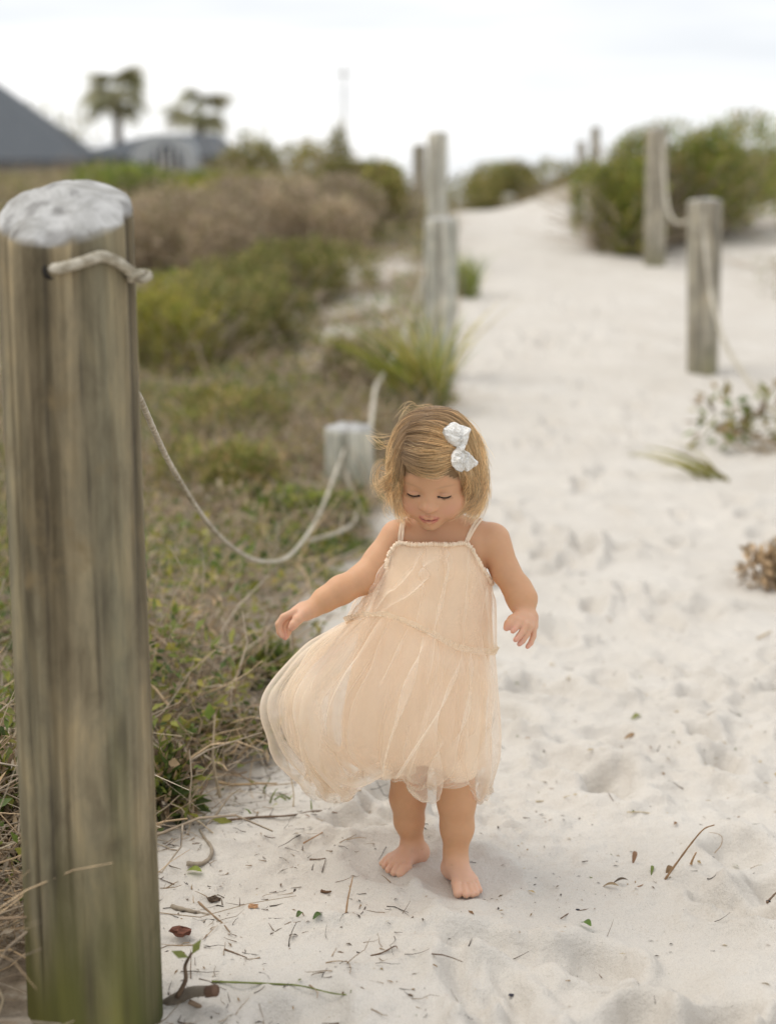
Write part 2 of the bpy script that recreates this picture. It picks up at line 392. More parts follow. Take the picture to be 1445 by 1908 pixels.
# nearest post: base in view at the lower left
pn, pt, ph = add_post(121, 2.09, 405, .0985, .0905, 'large weathered round post in the left foreground with mossy base', 1, cut=(.03, .42), mat=WOOD_NEAR, sides=128, rings=150, dome=.022, cracks=2, mossy=1, zbase=0.0, fixed=[(-2.27, .12, .025, 0), (-1.25, .03, .02, .35), (-1.75, .03, .02, .1)], knots=[(-1.02, .64, .06, .07, .5), (-.82, .46, .09, .035, .55), (-1.86, .265, .05, .018, .75), (-1.0, .30, .16, .012, .4), (-1.42, .10, .07, .07, .6), (-.9, .05, .1, .06, .5)])
POST['near'] = (pt, ph)
for key, a in {
    'short': (650, 6.2, 799, .100, .097, 'short grey post sunk among the scrub behind the hanging rope', 2, (0, 0), (0, .05)),
    'left': (822, 9.3, 412, .105, .100, 'pale greenish post rising behind the grass tuft left of the path', 3, (.02, 0), (.02, -.05)),
    'left2': (815, 14.6, 250, .102, .092, 'tall pale post just behind the greenish post', 4, (0, 0), (.05, -.1)),
    'left3': (781, 21.0, 272, .098, .090, 'thin dark post farthest along the left side of the path', 5, (0, 0), (0, -.1)),
    'right': (1312, 9.6, 377, .096, .108, 'stout brown post with rope on the right side of the path', 6, (-.022, 0), (0, -.06)),
    'right2': (1224, 14.3, 242, .098, .100, 'tall grey post in front of the big green bush', 7, (-.01, 0), (0, -.06)),
    'far1': (1082, 25.0, 264, .066, .062, 'small left post of the pair at the crest beside the big bush', 8, (0, 0), (0, 0)),
    'far2': (1109, 23.5, 238, .074, .068, 'small taller post of the pair at the crest beside the big bush', 9, (0, 0), (0, 0)),
    'crest': (948, 25.0, 364, .10, .10, 'tiny post stub standing at the far crest of the path', 10, (0, 0), (0, 0)),
}.items():
    o, p, h = add_post(a[0], a[1], a[2], a[3], a[4], a[5], a[6], a[7], a[8], WOOD_PALE if key in ('short', 'left', 'left2') else WOOD); POST[key] = (p, h)

# ------------------------------------------------------------------ ropes: two-strand twist on a core
def rope(name, ctrl, r, label, n=120, strands=3, pitch=.035, cap=True):
    P = crv(ctrl, n); T, A, B = frames(P)
    s = np.concatenate([[0], np.cumsum(np.linalg.norm(np.diff(P, axis=0), axis=1))])
    th = np.arange(10) * 2 * math.pi / 10
    mod = 1 + .16 * np.abs(np.sin(strands * (th[None] / 2) + (s / pitch * math.pi)[:, None])) - .08
    V, F = tube(P, r, 10, cap, mod)
    return obj(name, mesh_data(name, V, F, ROPE), None, label=label, category='rope', group='ropes strung between the posts')
pn_c = np.array([POST['near'][0][0], 2.09, 0])
# wrap at the top of the near post: from the hole, over the front, to a knot at the right edge
def on_post(px, py, push=.008):
    d = ray(px, py); c = pn_c; r = .0905 + push
    a_ = d[0] ** 2 + d[1] ** 2; b_ = -2 * (d[0] * c[0] + d[1] * c[1]); cc = c[0] ** 2 + c[1] ** 2 - r * r
    disc = b_ * b_ - 4 * a_ * cc
    if disc < 0:
        t = -b_ / (2 * a_)
    else: t = (-b_ - math.sqrt(disc)) / (2 * a_)
    return np.array([0, 0, EYE]) + d * t
wrap = [on_post(96, 500, -.012), on_post(104, 500, .002), on_post(130, 496), on_post(165, 484), on_post(195, 478), on_post(222, 490), on_post(246, 508, .010), on_post(258, 515, .012)]
wr = rope('rope', wrap, .0072, 'pale rope end threaded through the top of the foreground post', 70)
kn = on_post(259, 514, .014)
def knot(center, r, parent):
    th = np.linspace(0, 2 * math.pi, 40)
    P = np.stack([(2 + np.cos(3 * th)) * np.cos(2 * th), (2 + np.cos(3 * th)) * np.sin(2 * th), np.sin(3 * th)], 1) * r + center
    V, F = tube(P, r * 1.0, 8, False); obj('knot', mesh_data('knot', V, F, ROPE), parent)
knot(kn, .0047, wr)
V, F = tube([on_post(95, 505, .002), on_post(97, 508, -.02)], .011, 16)
obj('rope_hole', mesh_data('rope_hole', V, F, m_flat('dark_hole', (.02, .017, .014))), pn, tuple(-np.array(pn.location)))
# back rope between near and short post
sp, sh = POST['short']
back = np.array([pn_c[0] + .05, 2.09 + .085, pt[2] - .07])
rope('rope', [back, at(246, 712, 2.32), at(262, 745, 2.5), at(320, 870, 3.0), at(390, 978, 3.45), at(450, 1032, 3.8), at(500, 1047, 4.1), at(545, 1030, 4.45), at(592, 963, 5.05), at(625, 880, 5.65), at(642, 836, 6.11)], .0054, 'pale rope sagging from the foreground post to the short post', 260)
rope('rope', [at(645, 880, 6.10), at(655, 925, 5.9), at(663, 955, 5.6), at(655, 978, 5.35), at(620, 995, 5.1), at(575, 1008, 4.9)], .0065, 'loose rope end drooping in the scrub below the short post', 60)
rope('rope', [at(690, 800, 6.3), at(694, 760, 6.9), at(700, 722, 7.5), at(712, 700, 8.2), at(745, 640, 8.9), at(795, 500, 9.25)], .010, 'blurred rope rising from the short post to the greenish post', 60)
rp_, rh = POST['right']; r2, r2h = POST['right2']
rope('rope', [at(1233, 252, 14.19), at(1236, 320, 13.7), at(1243, 385, 13.0), at(1256, 412, 12.2), at(1278, 412, 11.), at(1300, 395, 10.1), at(1312, 388, 9.75)], .0125, 'rope drooping between the two nearer posts on the right', 90)
rope('rope', [at(1308, 400, 9.47), at(1314, 470, 9.40), at(1326, 560, 9.25), at(1350, 640, 8.8), at(1395, 712, 8.0), at(1450, 775, 7.1), at(1530, 800, 6.2)], .0125, 'rope hanging from the stout right post towards the right edge', 90)
rope('rope', [at(1110, 262, 23.4), at(1130, 300, 21.8), at(1155, 318, 20), at(1185, 300, 17.5), at(1216, 262, 14.6)], .013, 'distant rope swag before the big green bush', 50)

# ------------------------------------------------------------------ vegetation
def unit(v): return v / (np.linalg.norm(v, axis=-1, keepdims=True) + 1e-9)
def leaf_arrays(P, D, Nn, ln, wd, col, fold=.25, bend=.0):
    """pointed leaves: base, two shoulders, tip, and a mid point; P base, D direction, Nn side hint"""
    n = len(P); D = unit(D); Sd = unit(np.cross(D, Nn)); U = np.cross(Sd, D)
    ln = np.broadcast_to(ln, (n,))[:, None]; wd = np.broadcast_to(wd, (n,))[:, None]
    mid = P + D * ln * .5 + U * ln * bend
    a = P; b = mid + Sd * wd * .5 + U * wd * fold; c = P + D * ln - U * ln * bend; d = mid - Sd * wd * .5 + U * wd * fold
    V = np.stack([a, b, c, d, mid], 1).reshape(-1, 3); k = np.arange(n)[:, None] * 5
    F = np.concatenate([k + np.array([0, 1, 4]), k + np.array([1, 2, 4]), k + np.array([2, 3, 4]), k + np.array([3, 0, 4])])
    C = np.repeat(col, 5, 0); return V, F, C
def quad_leaves(P, D, Nn, ln, wd, col):
    n = len(P); D = unit(D); Sd = unit(np.cross(D, Nn)); U = np.cross(Sd, D)
    ln = np.broadcast_to(ln, (n,))[:, None]; wd = np.broadcast_to(wd, (n,))[:, None]
    m = P + D * ln * .45 + U * wd * .2
    V = np.stack([P, m + Sd * wd * .5, P + D * ln, m - Sd * wd * .5], 1).reshape(-1, 3); k = np.arange(n)[:, None] * 4
    F = np.concatenate([k + np.array([0, 1, 2]), k + np.array([0, 2, 3])]); return V, F, np.repeat(col, 4, 0)
def twig_arrays(P0, D0, ln, r, col, segs=4, wob=.35, droop=.0, sides=3, rg=RNG):
    n = len(P0); D = unit(D0); P = P0.copy(); pts = [P]; step = (np.broadcast_to(ln, (n,)) / segs)[:, None]
    for s in range(segs):
        D = unit(D + rg.normal(0, wob, (n, 3)) + np.array([0, 0, -droop])); P = P + D * step; pts.append(P)
    pts = np.stack(pts, 1)                                   # n, segs+1, 3
    A = unit(np.cross(D0, rg.normal(0, 1, (n, 3)))); B = unit(np.cross(D0, A))
    rad = np.broadcast_to(r, (n,))[:, None] * np.linspace(1, .45, segs + 1)[None]
    th = np.arange(sides) * 2 * math.pi / sides
    V = pts[:, :, None] + rad[..., None, None] * (A[:, None, None] * np.cos(th)[None, None, :, None] + B[:, None, None] * np.sin(th)[None, None, :, None])
    V = V.reshape(-1, 3); k = (np.arange(n) * (segs + 1) * sides)[:, None]
    F = []
    for s in range(segs):
        for j in range(sides):
            a, b = s * sides + j, s * sides + (j + 1) % sides; F.append(k + np.array([a, b, b + sides, a + sides]))
    return V, np.concatenate(F), np.repeat(col, (segs + 1) * sides, 0), pts
def join(parts):
    V, F, C, o = [], [], [], 0
    for v, f, c in parts:
        V.append(v); C.append(c); F.append(f + o); o += len(v)
    return np.vstack(V), np.vstack(F), np.vstack(C)
GREENS = np.array([(.070, .100, .022), (.105, .125, .030), (.15, .155, .035), (.050, .075, .022), (.20, .18, .045)]) * 1.70
BROWNS = np.array([(.27, .20, .125), (.20, .15, .10), (.34, .26, .17), (.25, .20, .15), (.15, .11, .075)]) * 1.55
GREYS = np.array([(.25, .215, .17), (.31, .265, .21), (.20, .165, .125), (.28, .235, .17)]) * 1.50
def pick(pal, n, rg=RNG, jit=.18):
    return pal[rg.integers(0, len(pal), n)] * (1 + rg.normal(0, jit, (n, 1))).clip(.5, 1.7)

def field(name, label, cat_kind, y0, y1, n_leaf, n_twig, lsize, tsize, seed, hmax, xmin_fac=-.38, right=False, twig_r=.0016, leafy=True):
    """uncountable scrub and ground cover on the dune beside the path"""
    rg = np.random.default_rng(seed)
    def sample(n):
        X = np.empty(0); Y = np.empty(0)
        while len(X) < n:
            u = rg.random(n * 3); y = np.sqrt(y0 * y0 + u * (y1 * y1 - y0 * y0)) if y0 > 4 else y0 + u * (y1 - y0)
            if not right:
                lo = xmin_fac * y - 1.1; x = lo + (xleft(y) - lo + .05) * rg.random(n * 3)
                dens = sstep(-.03, .22, xleft(y) - x + .12 * fbm(x * 4, y * 4, 91, 3))
            else:
                hi = .31 * y + .8; x = xright(y) - .2 + np.maximum(hi - xright(y), .3) * rg.random(n * 3)
                dens = .8 * sstep(.25, 1.1, x - xright(y)) * sstep(.42, .62, vnoise(x * .9, y * .9, 5) + .25 * sstep(14, 20, y))
            dens = dens * (1 - .92 * bare(x, y)) * (.30 + .70 * sstep(.25, .6, vnoise(x * 1.7, y * 1.7, seed + 1)))
            if not right: dens = dens * ~((y < 2.2) & (x > -.60))
            k = rg.random(n * 3) < dens; X = np.concatenate([X, x[k]]); Y = np.concatenate([Y, y[k]])
        return X[:n], Y[:n]
    def height(x, y): return hmax * (.30 + .70 * vnoise(x * 2.1, y * 2.1, seed + 5)) * sstep(-.02, .35, (x - xright(y)) if right else (xleft(y) - x))
    x, y = sample(n_twig); zg = terrain(x, y, False); h = height(x, y)
    green = sstep(.42, .62, vnoise(x * 1.3, y * 1.3, seed + 9))
    col = np.where(rg.random((n_twig, 1)) < .5, pick(BROWNS, n_twig, rg), pick(GREYS, n_twig, rg))
    D = np.stack([rg.normal(0, 1, n_twig), rg.normal(0, 1, n_twig), rg.random(n_twig) * 1.0 - .05], 1)
    P0 = np.stack([x, y, zg + h * rg.random(n_twig) ** 1.5 * .75], 1)
    v, f, c, pts = twig_arrays(P0, D, tsize * (.4 + 1.1 * rg.random(n_twig)), twig_r * (.45 + rg.random(n_twig) ** 2 * 1.7), col, 4 if y0 < 4 else 2, .30, .10, 3, rg)
    v[:, 2] = np.maximum(v[:, 2], terrain(v[:, 0], v[:, 1], False) + .002)
    obj('dry_brushwood', mesh_data(name + '_twigs', v, f, TWIG, c), kind='stuff', label='tangled dry brown twigs and stems ' + label, category='brush')
    x, y = sample(n_leaf); zg = terrain(x, y, False); h = height(x, y)
    g = vnoise(x * 1.6, y * 1.6, seed + 9) * .7 + vnoise(x * 4.5, y * 4.5, seed + 10) * .3
    isg = rg.random(n_leaf) < .20 + .75 * sstep(.36, .58, g)
    col = np.where(isg[:, None], pick(GREENS, n_leaf, rg), pick(np.vstack([BROWNS, GREYS]), n_leaf, rg))
    D = np.stack([rg.normal(0, 1, n_leaf), rg.normal(0, 1, n_leaf), rg.normal(.45, .6, n_leaf)], 1)
    P0 = np.stack([x, y, zg + .01 + h * rg.random(n_leaf) ** .8], 1)
    ln = lsize * (.45 + .9 * rg.random(n_leaf)); wd = ln * np.where(isg, .42, .22) * (.7 + .6 * rg.random(n_leaf))
    fn = leaf_arrays if y0 < 4 else quad_leaves
    v, f, c = fn(P0, D, np.array([0, 0, 1.]) + rg.normal(0, .5, (n_leaf, 3)), ln, wd, col)
    obj('ground_cover', mesh_data(name + '_leaves', v, f, LEAF, c), kind='stuff', label='low green and straw coloured ground cover ' + label, category='ground cover')
field('near_scrub', 'beside the foreground post', 0, 1.55, 4.6, 24000, 13000, .036, .22, 101, .34, twig_r=.0021)
field('mid_scrub', 'around the short post', 0, 4.6, 9.5, 85000, 18000, .040, .24, 102, .16, twig_r=.0022)
field('far_scrub', 'covering the dune slope on the left', 0, 9.5, 26, 95000, 24000, .055, .34, 103, .22, twig_r=.0035)
field('right_scrub', 'scattered right of the path', 0, 5, 26, 14000, 5000, .045, .28, 104, .16, right=True, twig_r=.0028)

def shrub(px, py, Y, wpx, hpx, label, pal, seed, n=5000, leaf=.05, cat='shrub', wisp=.12, name='dune_shrub', grp='shrubs on the dunes', stem_pal=None):
    """a mound of leaf sized faces round a branching frame; px, py = middle of its foot"""
    rg = np.random.default_rng(seed); p = at(px, py, Y); s = Y / FPX; W, H = wpx * s, hpx * s
    g = gz(p[0], Y); foot = min(p[2], g + .25 * H) ; foot = g if abs(p[2] - g) < .5 else p[2]
    e = empty(name, (p[0], Y, g), label, cat, grp); top = p[2] + H - g
    # lumpy envelope
    k = rg.integers(5, 8); lob = [(rg.normal(0, .30) * W, rg.normal(0, .28) * W, top * (.30 + .35 * rg.random()), W * (.20 + .16 * rg.random()), top * (.30 + .22 * rg.random())) for _ in range(k)]
    lob.append((0, 0, top * .5, W * .42, top * .5))
    P, Nn = [], []
    for (lx, ly, lz, lr, lh) in lob:
        m = int(n * 1.3 / len(lob)); d = unit(rg.normal(0, 1, (m, 3))); lo_ = d[:, 2] < 0; d[lo_, :2] = unit(d[lo_, :2]) * .95
        rad = (1 - .38 * rg.random(m) ** 1.6) * (.86 + .30 * vnoise(d[:, 0] * 3 + lx * 9, d[:, 1] * 3 + d[:, 2] * 2.7 + ly, seed)) + (rg.random(m) < wisp) * rg.random(m) * .22
        q = d * rad[:, None] * np.array([lr, lr, lh]) + np.array([lx, ly, lz]); P.append(q); Nn.append(d)
    P = np.vstack(P); Nn = np.vstack(Nn); kp = (P[:, 2] > .01); P, Nn = P[kp], Nn[kp]; m = len(P)
    tone = .72 + .6 * vnoise(P[:, 0] / W * 6 + 3, P[:, 2] / max(top, .1) * 5 + P[:, 1] / W * 5, seed + 3)
    col = pick(pal, m, rg) * tone[:, None]
    D = Nn * .8 + rg.normal(0, .7, (m, 3)) + np.array([0, 0, .35])
    v, f, c = quad_leaves(P, D, rg.normal(0, 1, (m, 3)), leaf * (.5 + rg.random(m)), leaf * .45 * (.6 + .8 * rg.random(m)), col)
    obj('foliage', mesh_data('foliage', v, f, LEAF, c), e)
    mt = max(30, int(n * .05)); d = unit(rg.normal(0, 1, (mt, 3))); d[:, 2] = np.abs(d[:, 2]) + .25
    P0 = np.stack([rg.normal(0, .16, mt) * W, rg.normal(0, .16, mt) * W, np.zeros(mt)], 1)
    v, f, c, _ = twig_arrays(P0, d * np.array([W, W, top]), (.35 + .65 * rg.random(mt)) * max(W * .5, top) * 1.05, .004 + .01 * rg.random(mt) * leaf / .05, pick(GREYS if stem_pal is None else stem_pal, mt, rg), 5, .22, 0, 3, rg)
    obj('stem', mesh_data('stem', v, f, TWIG, c), e)
    return e
YG = np.array([(.16, .165, .035), (.20, .185, .04), (.12, .135, .03), (.24, .20, .055)]) * 1.60
OL = np.array([(.115, .12, .038), (.15, .14, .05), (.085, .10, .03), (.20, .165, .075)]) * 1.65
GB = np.array([(.23, .19, .145), (.29, .24, .185), (.18, .145, .105), (.25, .20, .14), (.16, .145, .08)]) * 1.65
DG = np.array([(.075, .105, .022), (.11, .135, .03), (.055, .08, .02), (.15, .15, .035)]) * 2.15
MX = np.array([(.14, .145, .045), (.10, .12, .03), (.24, .18, .09), (.19, .17, .055)]) * 1.70
SH = [
 (335, 625, 10.6, 190, 105, 'yellow green mound of shrub right beside the foreground post', YG, 4200, .045),
 (470, 590, 11.6, 170, 80, 'olive shrub between the yellow green mound and the bare sand strip', OL, 3500, .05),
 (540, 545, 13.4, 210, 95, 'olive green shrub in front of the grey brown thicket', OL, 4200, .055),
 (330, 490, 15.4, 260, 140, 'grey brown leafless shrub closest behind the foreground post top', GB, 5000, .06),
 (470, 480, 16.0, 260, 150, 'broad grey brown thicket in the middle of the left dune', GB, 5600, .06),
 (620, 470, 16.8, 230, 135, 'grey brown thicket at the right end of the left dune', GB, 4600, .06),
 (250, 370, 20.5, 210, 58, 'low green shrub on the dune top below the dark roof', DG, 3200, .075),
 (440, 380, 20.0, 190, 55, 'yellowish low shrub on the dune top below the palms', YG, 3200, .075),
 (715, 420, 17.6, 120, 110, 'upright green shrub left of the tall pale posts', MX, 3600, .06),
 (640, 365, 21.5, 120, 60, 'small green shrub on the skyline of the left dune', OL, 2600, .075),
 (470, 315, 31.0, 130, 65, 'round shrub on the skyline right of the palms', OL, 2600, .11),
 (560, 318, 33.0, 110, 52, 'brownish shrub on the skyline near the utility pole', MX, 2200, .11),
 (628, 312, 30.0, 48, 70, 'narrow leaning shrub at the foot of the utility pole', OL, 900, .11),
 (400, 905, 6.2, 210, 75, 'low green shrub under the sagging rope', MX, 3600, .032),
 (560, 1010, 5.6, 170, 90, 'dark green shrub low behind the loose rope end', DG, 3000, .03),
 (470, 785, 7.8, 200, 62, 'olive brown shrub above the sagging rope', MX, 3400, .036),
 (668, 705, 9.2, 120, 60, 'straw tinted shrub left of the grass tuft', np.vstack([OL, GB]), 3000, .042),
 (1245, 440, 15.9, 235, 205, 'big dense green bush behind the tall grey post', np.vstack([DG, MX]), 13000, .055),
 (1160, 446, 15.2, 120, 150, 'lower green bush forming the left flank of the big bush', np.vstack([DG, YG]), 5000, .05),
 (1350, 425, 17.5, 120, 105, 'green brown shrub right of the big bush', MX, 4600, .06),
 (1432, 420, 20.0, 130, 105, 'straw brown shrub on the dune at the right edge', GB, 4200, .07),
 (930, 398, 33.0, 150, 78, 'dark shrub in the gap beyond the path crest', OL, 3000, .12),
 (1030, 398, 31.0, 160, 92, 'dark shrub beyond the crest left of the small posts', OL, 3200, .12),
 (860, 398, 35.0, 90, 42, 'lowest shrub beyond the crest right of the pale posts', OL, 1500, .12),
 (1425, 835, 7.2, 190, 100, 'sparse leafy plant at the right edge below the rope', np.vstack([DG, OL, MX, BROWNS]) * .75, 190, .065),
 (1448, 1075, 4.75, 75, 70, 'dry rust brown plant cut by the right edge', BROWNS, 420, .035),
 (318, 1585, 2.85, 75, 200, 'upright leafy green plant close behind the foreground post', np.vstack([GREENS, GREENS, BROWNS]) * .8, 300, .034),
 (395, 1470, 3.25, 150, 120, 'low leafy sprigs among the twigs at the path edge', np.vstack([GREENS, BROWNS]) * .8, 420, .030),
 (505, 1330, 3.75, 120, 130, 'small green plant behind the blown dress hem', np.vstack([DG, GREENS]) * .75, 520, .030),
 (15, 1560, 2.6, 110, 200, 'leafy plant at the left edge behind the foreground post', np.vstack([GREENS, BROWNS]) * .8, 330, .034),
]
for i, a in enumerate(SH):
    shrub(a[0], a[1], a[2], a[3], a[4], a[5], a[6], 300 + i, a[7], a[8])

def grass_tuft(px, py, Y, n, ln, label, seed, spread=.5, lean=(-.15, 0), pal=DG, wd=.010, name='grass_tuft'):
    rg = np.random.default_rng(seed); p = at(px, py, Y); p[2] = gz(p[0], Y)
    V, F, C = [], [], []; o = 0; few = None
    if n < 40: few = empty(name, tuple(p), label, 'grass')
    for i in range(n):
        if few and V:
            obj('blade', mesh_data('blade', np.array(V), np.array(F), GRASS, np.array(C)), few); V, F, C = [], [], []; o = 0
        a = rg.random() * 6.283; sp = spread * rg.random() ** .7; l = ln * (.45 + .65 * rg.random())
        d = np.array([math.cos(a) * sp + lean[0], math.sin(a) * sp + lean[1], 1.0]); d /= np.linalg.norm(d)
        side = np.cross(d, [math.cos(a + .8), math.sin(a + .8), .2]); side /= np.linalg.norm(side)
        b = np.array([rg.normal(0, .045), rg.normal(0, .045), -.01]); c = pick(pal, 1, rg)[0]; m = 5
        for k in range(m + 1):
            t = k / m; q = b + d * l * t + np.array([d[0], d[1], -.4]) * l * .55 * t ** 2.4; ww = wd * (1 - t ** 2) * .5 + .0006
            V += [q + side * ww, q - side * ww]; C += [c * (.8 + .5 * t)] * 2
            if k < m: F.append([o + 2 * k, o + 2 * k + 1, o + 2 * k + 3, o + 2 * k + 2])
        o += 2 * (m + 1)
    if few: obj('blade', mesh_data('blade', np.array(V), np.array(F), GRASS, np.array(C)), few); return few
    return obj(name, mesh_data(name, np.array(V), np.array(F), GRASS, np.array(C)), None, tuple(p), label=label, category='grass')
grass_tuft(798, 748, 8.3, 170, .74, 'spiky green grass tuft at the foot of the greenish post', 1, .62, (-.20, 0), np.vstack([DG, YG, YG]), .012)
grass_tuft(868, 495, 12.9, 150, .50, 'smaller green grass tuft right of the greenish post', 2, .35, (.0, 0), DG, .014)
grass_tuft(1345, 865, 6.6, 12, .30, 'olive grass sprig leaning over the sand at the right', 5, .5, (-1.1, 0), np.vstack([OL, YG]), .014)
grass_tuft(527, 1508, 2.98, 16, .045, 'tiny green grass sprig at the sandy path edge', 3, .8, (0, 0), DG, .0028)

# ------------------------------------------------------------------ palms, house, pole
def palm(px, ycrown, Y, crown, label, seed):
    rg = np.random.default_rng(seed); p = at(px, ycrown, Y); g = gz(p[0], Y); H = p[2] - g
    e = empty('palm_tree', (p[0], Y, g), label, 'palm tree', 'palms behind the dune')
    P = crv([(0, 0, 0), (.08, 0, H * .4), (0, 0, H * .75), (0, 0, H)], 26)
    R = np.linspace(.21, .15, 26) * (1 + .10 * np.abs(np.sin(np.arange(26) * 1.6)))
    R[-6:] *= 1.25
    V, F = tube(P, R, 12); obj('trunk', mesh_data('trunk', V, F, BARK, np.tile((.16, .13, .10), (len(V), 1)) * (1 + rg.normal(0, .15, (len(V), 1)))), e)
    # one fan frond, shared
    ms = []
    for s in range(3):
        V, F, C = [], [], []; o = 0; L_ = crown
        for k in range(9):                                      # stalk
            t = k / 8; V += [(L_ * .5 * t, -.02, .10 * t), (L_ * .5 * t, .02, .10 * t)]; C += [(.13, .14, .05)] * 2
            if k < 8: F.append([o + 2*k, o + 2*k + 1, o + 2*k + 3, o + 2*k + 2])
        o = 18; c0 = np.array([L_ * .5, 0, .10])
        for q in range(26):
            a = math.radians(-115 + 230 * q / 25 + rg.normal(0, 2)); l = L_ * .62 * (1 - .25 * abs(a / 2)) * (.85 + .25 * rg.random())
            d = np.array([math.cos(a), math.sin(a), .12]); sd_ = np.array([-math.sin(a), math.cos(a), 0]); c = pick(np.array([(.26, .27, .15), (.31, .31, .18), (.36, .32, .20)]), 1, rg)[0]
            for k in range(5):
                t = k / 4; q_ = c0 + d * l * t + np.array([0, 0, -l * .55 * t ** 2.2]); w_ = .035 * L_ * (1 - t) ** .6 + .004
                V += [q_ + sd_ * w_, q_ - sd_ * w_]; C += [c] * 2
                if k < 4: F.append([o + 2*k, o + 2*k + 1, o + 2*k + 3, o + 2*k + 2])
            o += 10
        ms.append(mesh_data('frond', np.array(V), np.array(F), LEAF, np.array(C)))
    for i in range(20):
        f = obj('frond', ms[i % 3], e, (0, 0, H - .05 + .12 * rg.random()))
        el = math.radians(34 - 62 * (i / 19) + rg.normal(0, 8)); f.rotation_euler = (rg.normal(0, .3), -el, i * 2.399 + rg.normal(0, .2)); k = .8 + .35 * rg.random(); f.scale = (k, k, k)
palm(218, 172, 66, 1.75, 'taller fan palm standing behind the dark roof', 1)
palm(371, 212, 68, 1.62, 'shorter fan palm right of the pale arched gable', 2)

def poly_obj(name, pts, faces, mat, parent): return obj(name, mesh_data(name, np.array(pts, float), faces, mat, smooth=False), parent)
def box_pts(x0, x1, y0, y1, z0, z1):
    P = [(x, y, z) for z in (z0, z1) for y in (y0, y1) for x in (x0, x1)]
    F = [[0, 2, 3, 1], [4, 5, 7, 6], [0, 1, 5, 4], [2, 6, 7, 3], [0, 4, 6, 2], [1, 3, 7, 5]]; return P, F
def house():
    Y = 60.0; s = Y / FPX; c = at(100, 400, Y); g = gz(c[0], Y)
    e = empty('beach_house', (0, Y, g), 'beach house with dark slate grey roofs behind the left dune', 'house')
    def X(px): return (px - CX) * s
    def Z(py): return EYE + (400 - py) * s * .985 - g
    P, F = box_pts(X(-520), X(95), 1.2, 9, -.3, Z(300)); poly_obj('wall', P, F, WALLM, e)
    # big hip roof, ridge left of the picture
    x0, x1 = X(-560), X(150); zr, ze = Z(95), Z(300); xr1 = X(-105)
    V = [(x0, -.6, ze), (x1, -.6, ze), (x1, 10.5, ze), (x0, 10.5, ze), (X(-450), 5, zr), (xr1, 5, zr), (x0, -.6, ze - .25), (x1, -.6, ze - .25), (x1, 10.5, ze - .25), (x0, 10.5, ze - .25)]
    V[1] = (X(172), -.6, ze); V[7] = (X(172), -.6, ze - .25)
    poly_obj('roof', V, [[0, 1, 5, 4], [1, 2, 5], [2, 3, 4, 5], [3, 0, 4], [6, 7, 1, 0], [7, 8, 2, 1], [8, 9, 3, 2], [9, 6, 0, 3], [9, 8, 7, 6]], ROOF, e)
    # lower wing with its own hip roof
    P, F = box_pts(X(140), X(400), 2.4, 9, -.3, Z(300)); poly_obj('wall', P, F, WALLM, e)
    ze2, zr2 = Z(290), Z(241)
    V = [(X(120), 1.8, ze2), (X(432), 1.8, ze2), (X(432), 8.4, ze2), (X(120), 8.4, ze2), (X(262), 5, zr2), (X(392), 5, zr2), (X(120), 1.8, ze2 - .2), (X(432), 1.8, ze2 - .2), (X(432), 8.4, ze2 - .2), (X(120), 8.4, ze2 - .2)]
    poly_obj('roof', V, [[0, 1, 5, 4], [1, 2, 5], [2, 3, 4, 5], [3, 0, 4], [6, 7, 1, 0], [7, 8, 2, 1], [8, 9, 3, 2], [9, 6, 0, 3], [9, 8, 7, 6]], ROOF, e)
    # pale arched gable with dark arched window
    def arch(name, xa, xb, zb, zt, y0, y1, mat, parent, n=22):
        cx, rx = (xa + xb) / 2, (xb - xa) / 2; pr = [(xa, zb)] + [(cx - rx * math.cos(math.pi * k / n), zb + (zt - zb) * math.sin(math.pi * k / n) ** .8) for k in range(1, n)] + [(xb, zb)]
        V = [(x, y0, z) for x, z in pr] + [(x, y1, z) for x, z in pr]; m = len(pr)
        F = [list(range(m)), list(range(2 * m - 1, m - 1, -1))] + [[i + 1, i, m + i, m + i + 1] for i in range(m - 1)] + [[0, m - 1, 2 * m - 1, m]]
        return poly_obj(name, V, F, mat, parent)
    gb = arch('gable', X(244), X(372), Z(318), Z(250), 1.0, 4.5, m_flat('pale_gable', (.36, .38, .39)), e)
    arch('window', X(286), X(342), Z(318), Z(270), .9, 1.2, GLASS, gb)
    for k in range(3): P, F = box_pts(X(300 + k * 14) - .03, X(300 + k * 14) + .03, .82, .9, Z(318), Z(276)); poly_obj('mullion', P, F, WHITE, gb)
    P, F = box_pts(X(-100), X(-40), 1.1, 1.2, Z(400), Z(330)); poly_obj('window', P, F, GLASS, e)
house()
shrub(85, 262, 72, 130, 66, 'dark treetop showing over the dark roof', OL, 900, 1600, .25, 'tree', name='background_tree', grp='trees behind the house')
def pole():
    Y = 78.0; a = at(640, 118, Y); g = gz(a[0], Y); H = a[2] - g
    e = empty('utility_pole', (a[0], Y, g), 'thin grey utility pole on the skyline between palms and posts', 'pole')
    V, F = tube(np.array([(0, 0, z) for z in np.linspace(0, H, 8)]), np.linspace(.10, .06, 8), 10); obj('shaft', mesh_data('shaft', V, F, m_flat('pole_grey', (.42, .41, .39))), e)
    P, F = box_pts(-.42, .42, -.04, .04, H - .55, H - .47); poly_obj('crossarm', P, F, m_flat('arm_grey', (.42, .41, .39)), e)
    for x in (-.4, 0, .4):
        V, F = tube(np.array([(x, 0, H - .43), (x, 0, H - .36), (x, 0, H - .28)]), [.05, .06, .03], 8); obj('insulator', mesh_data('insulator', V, F, WHITE), e)
pole()

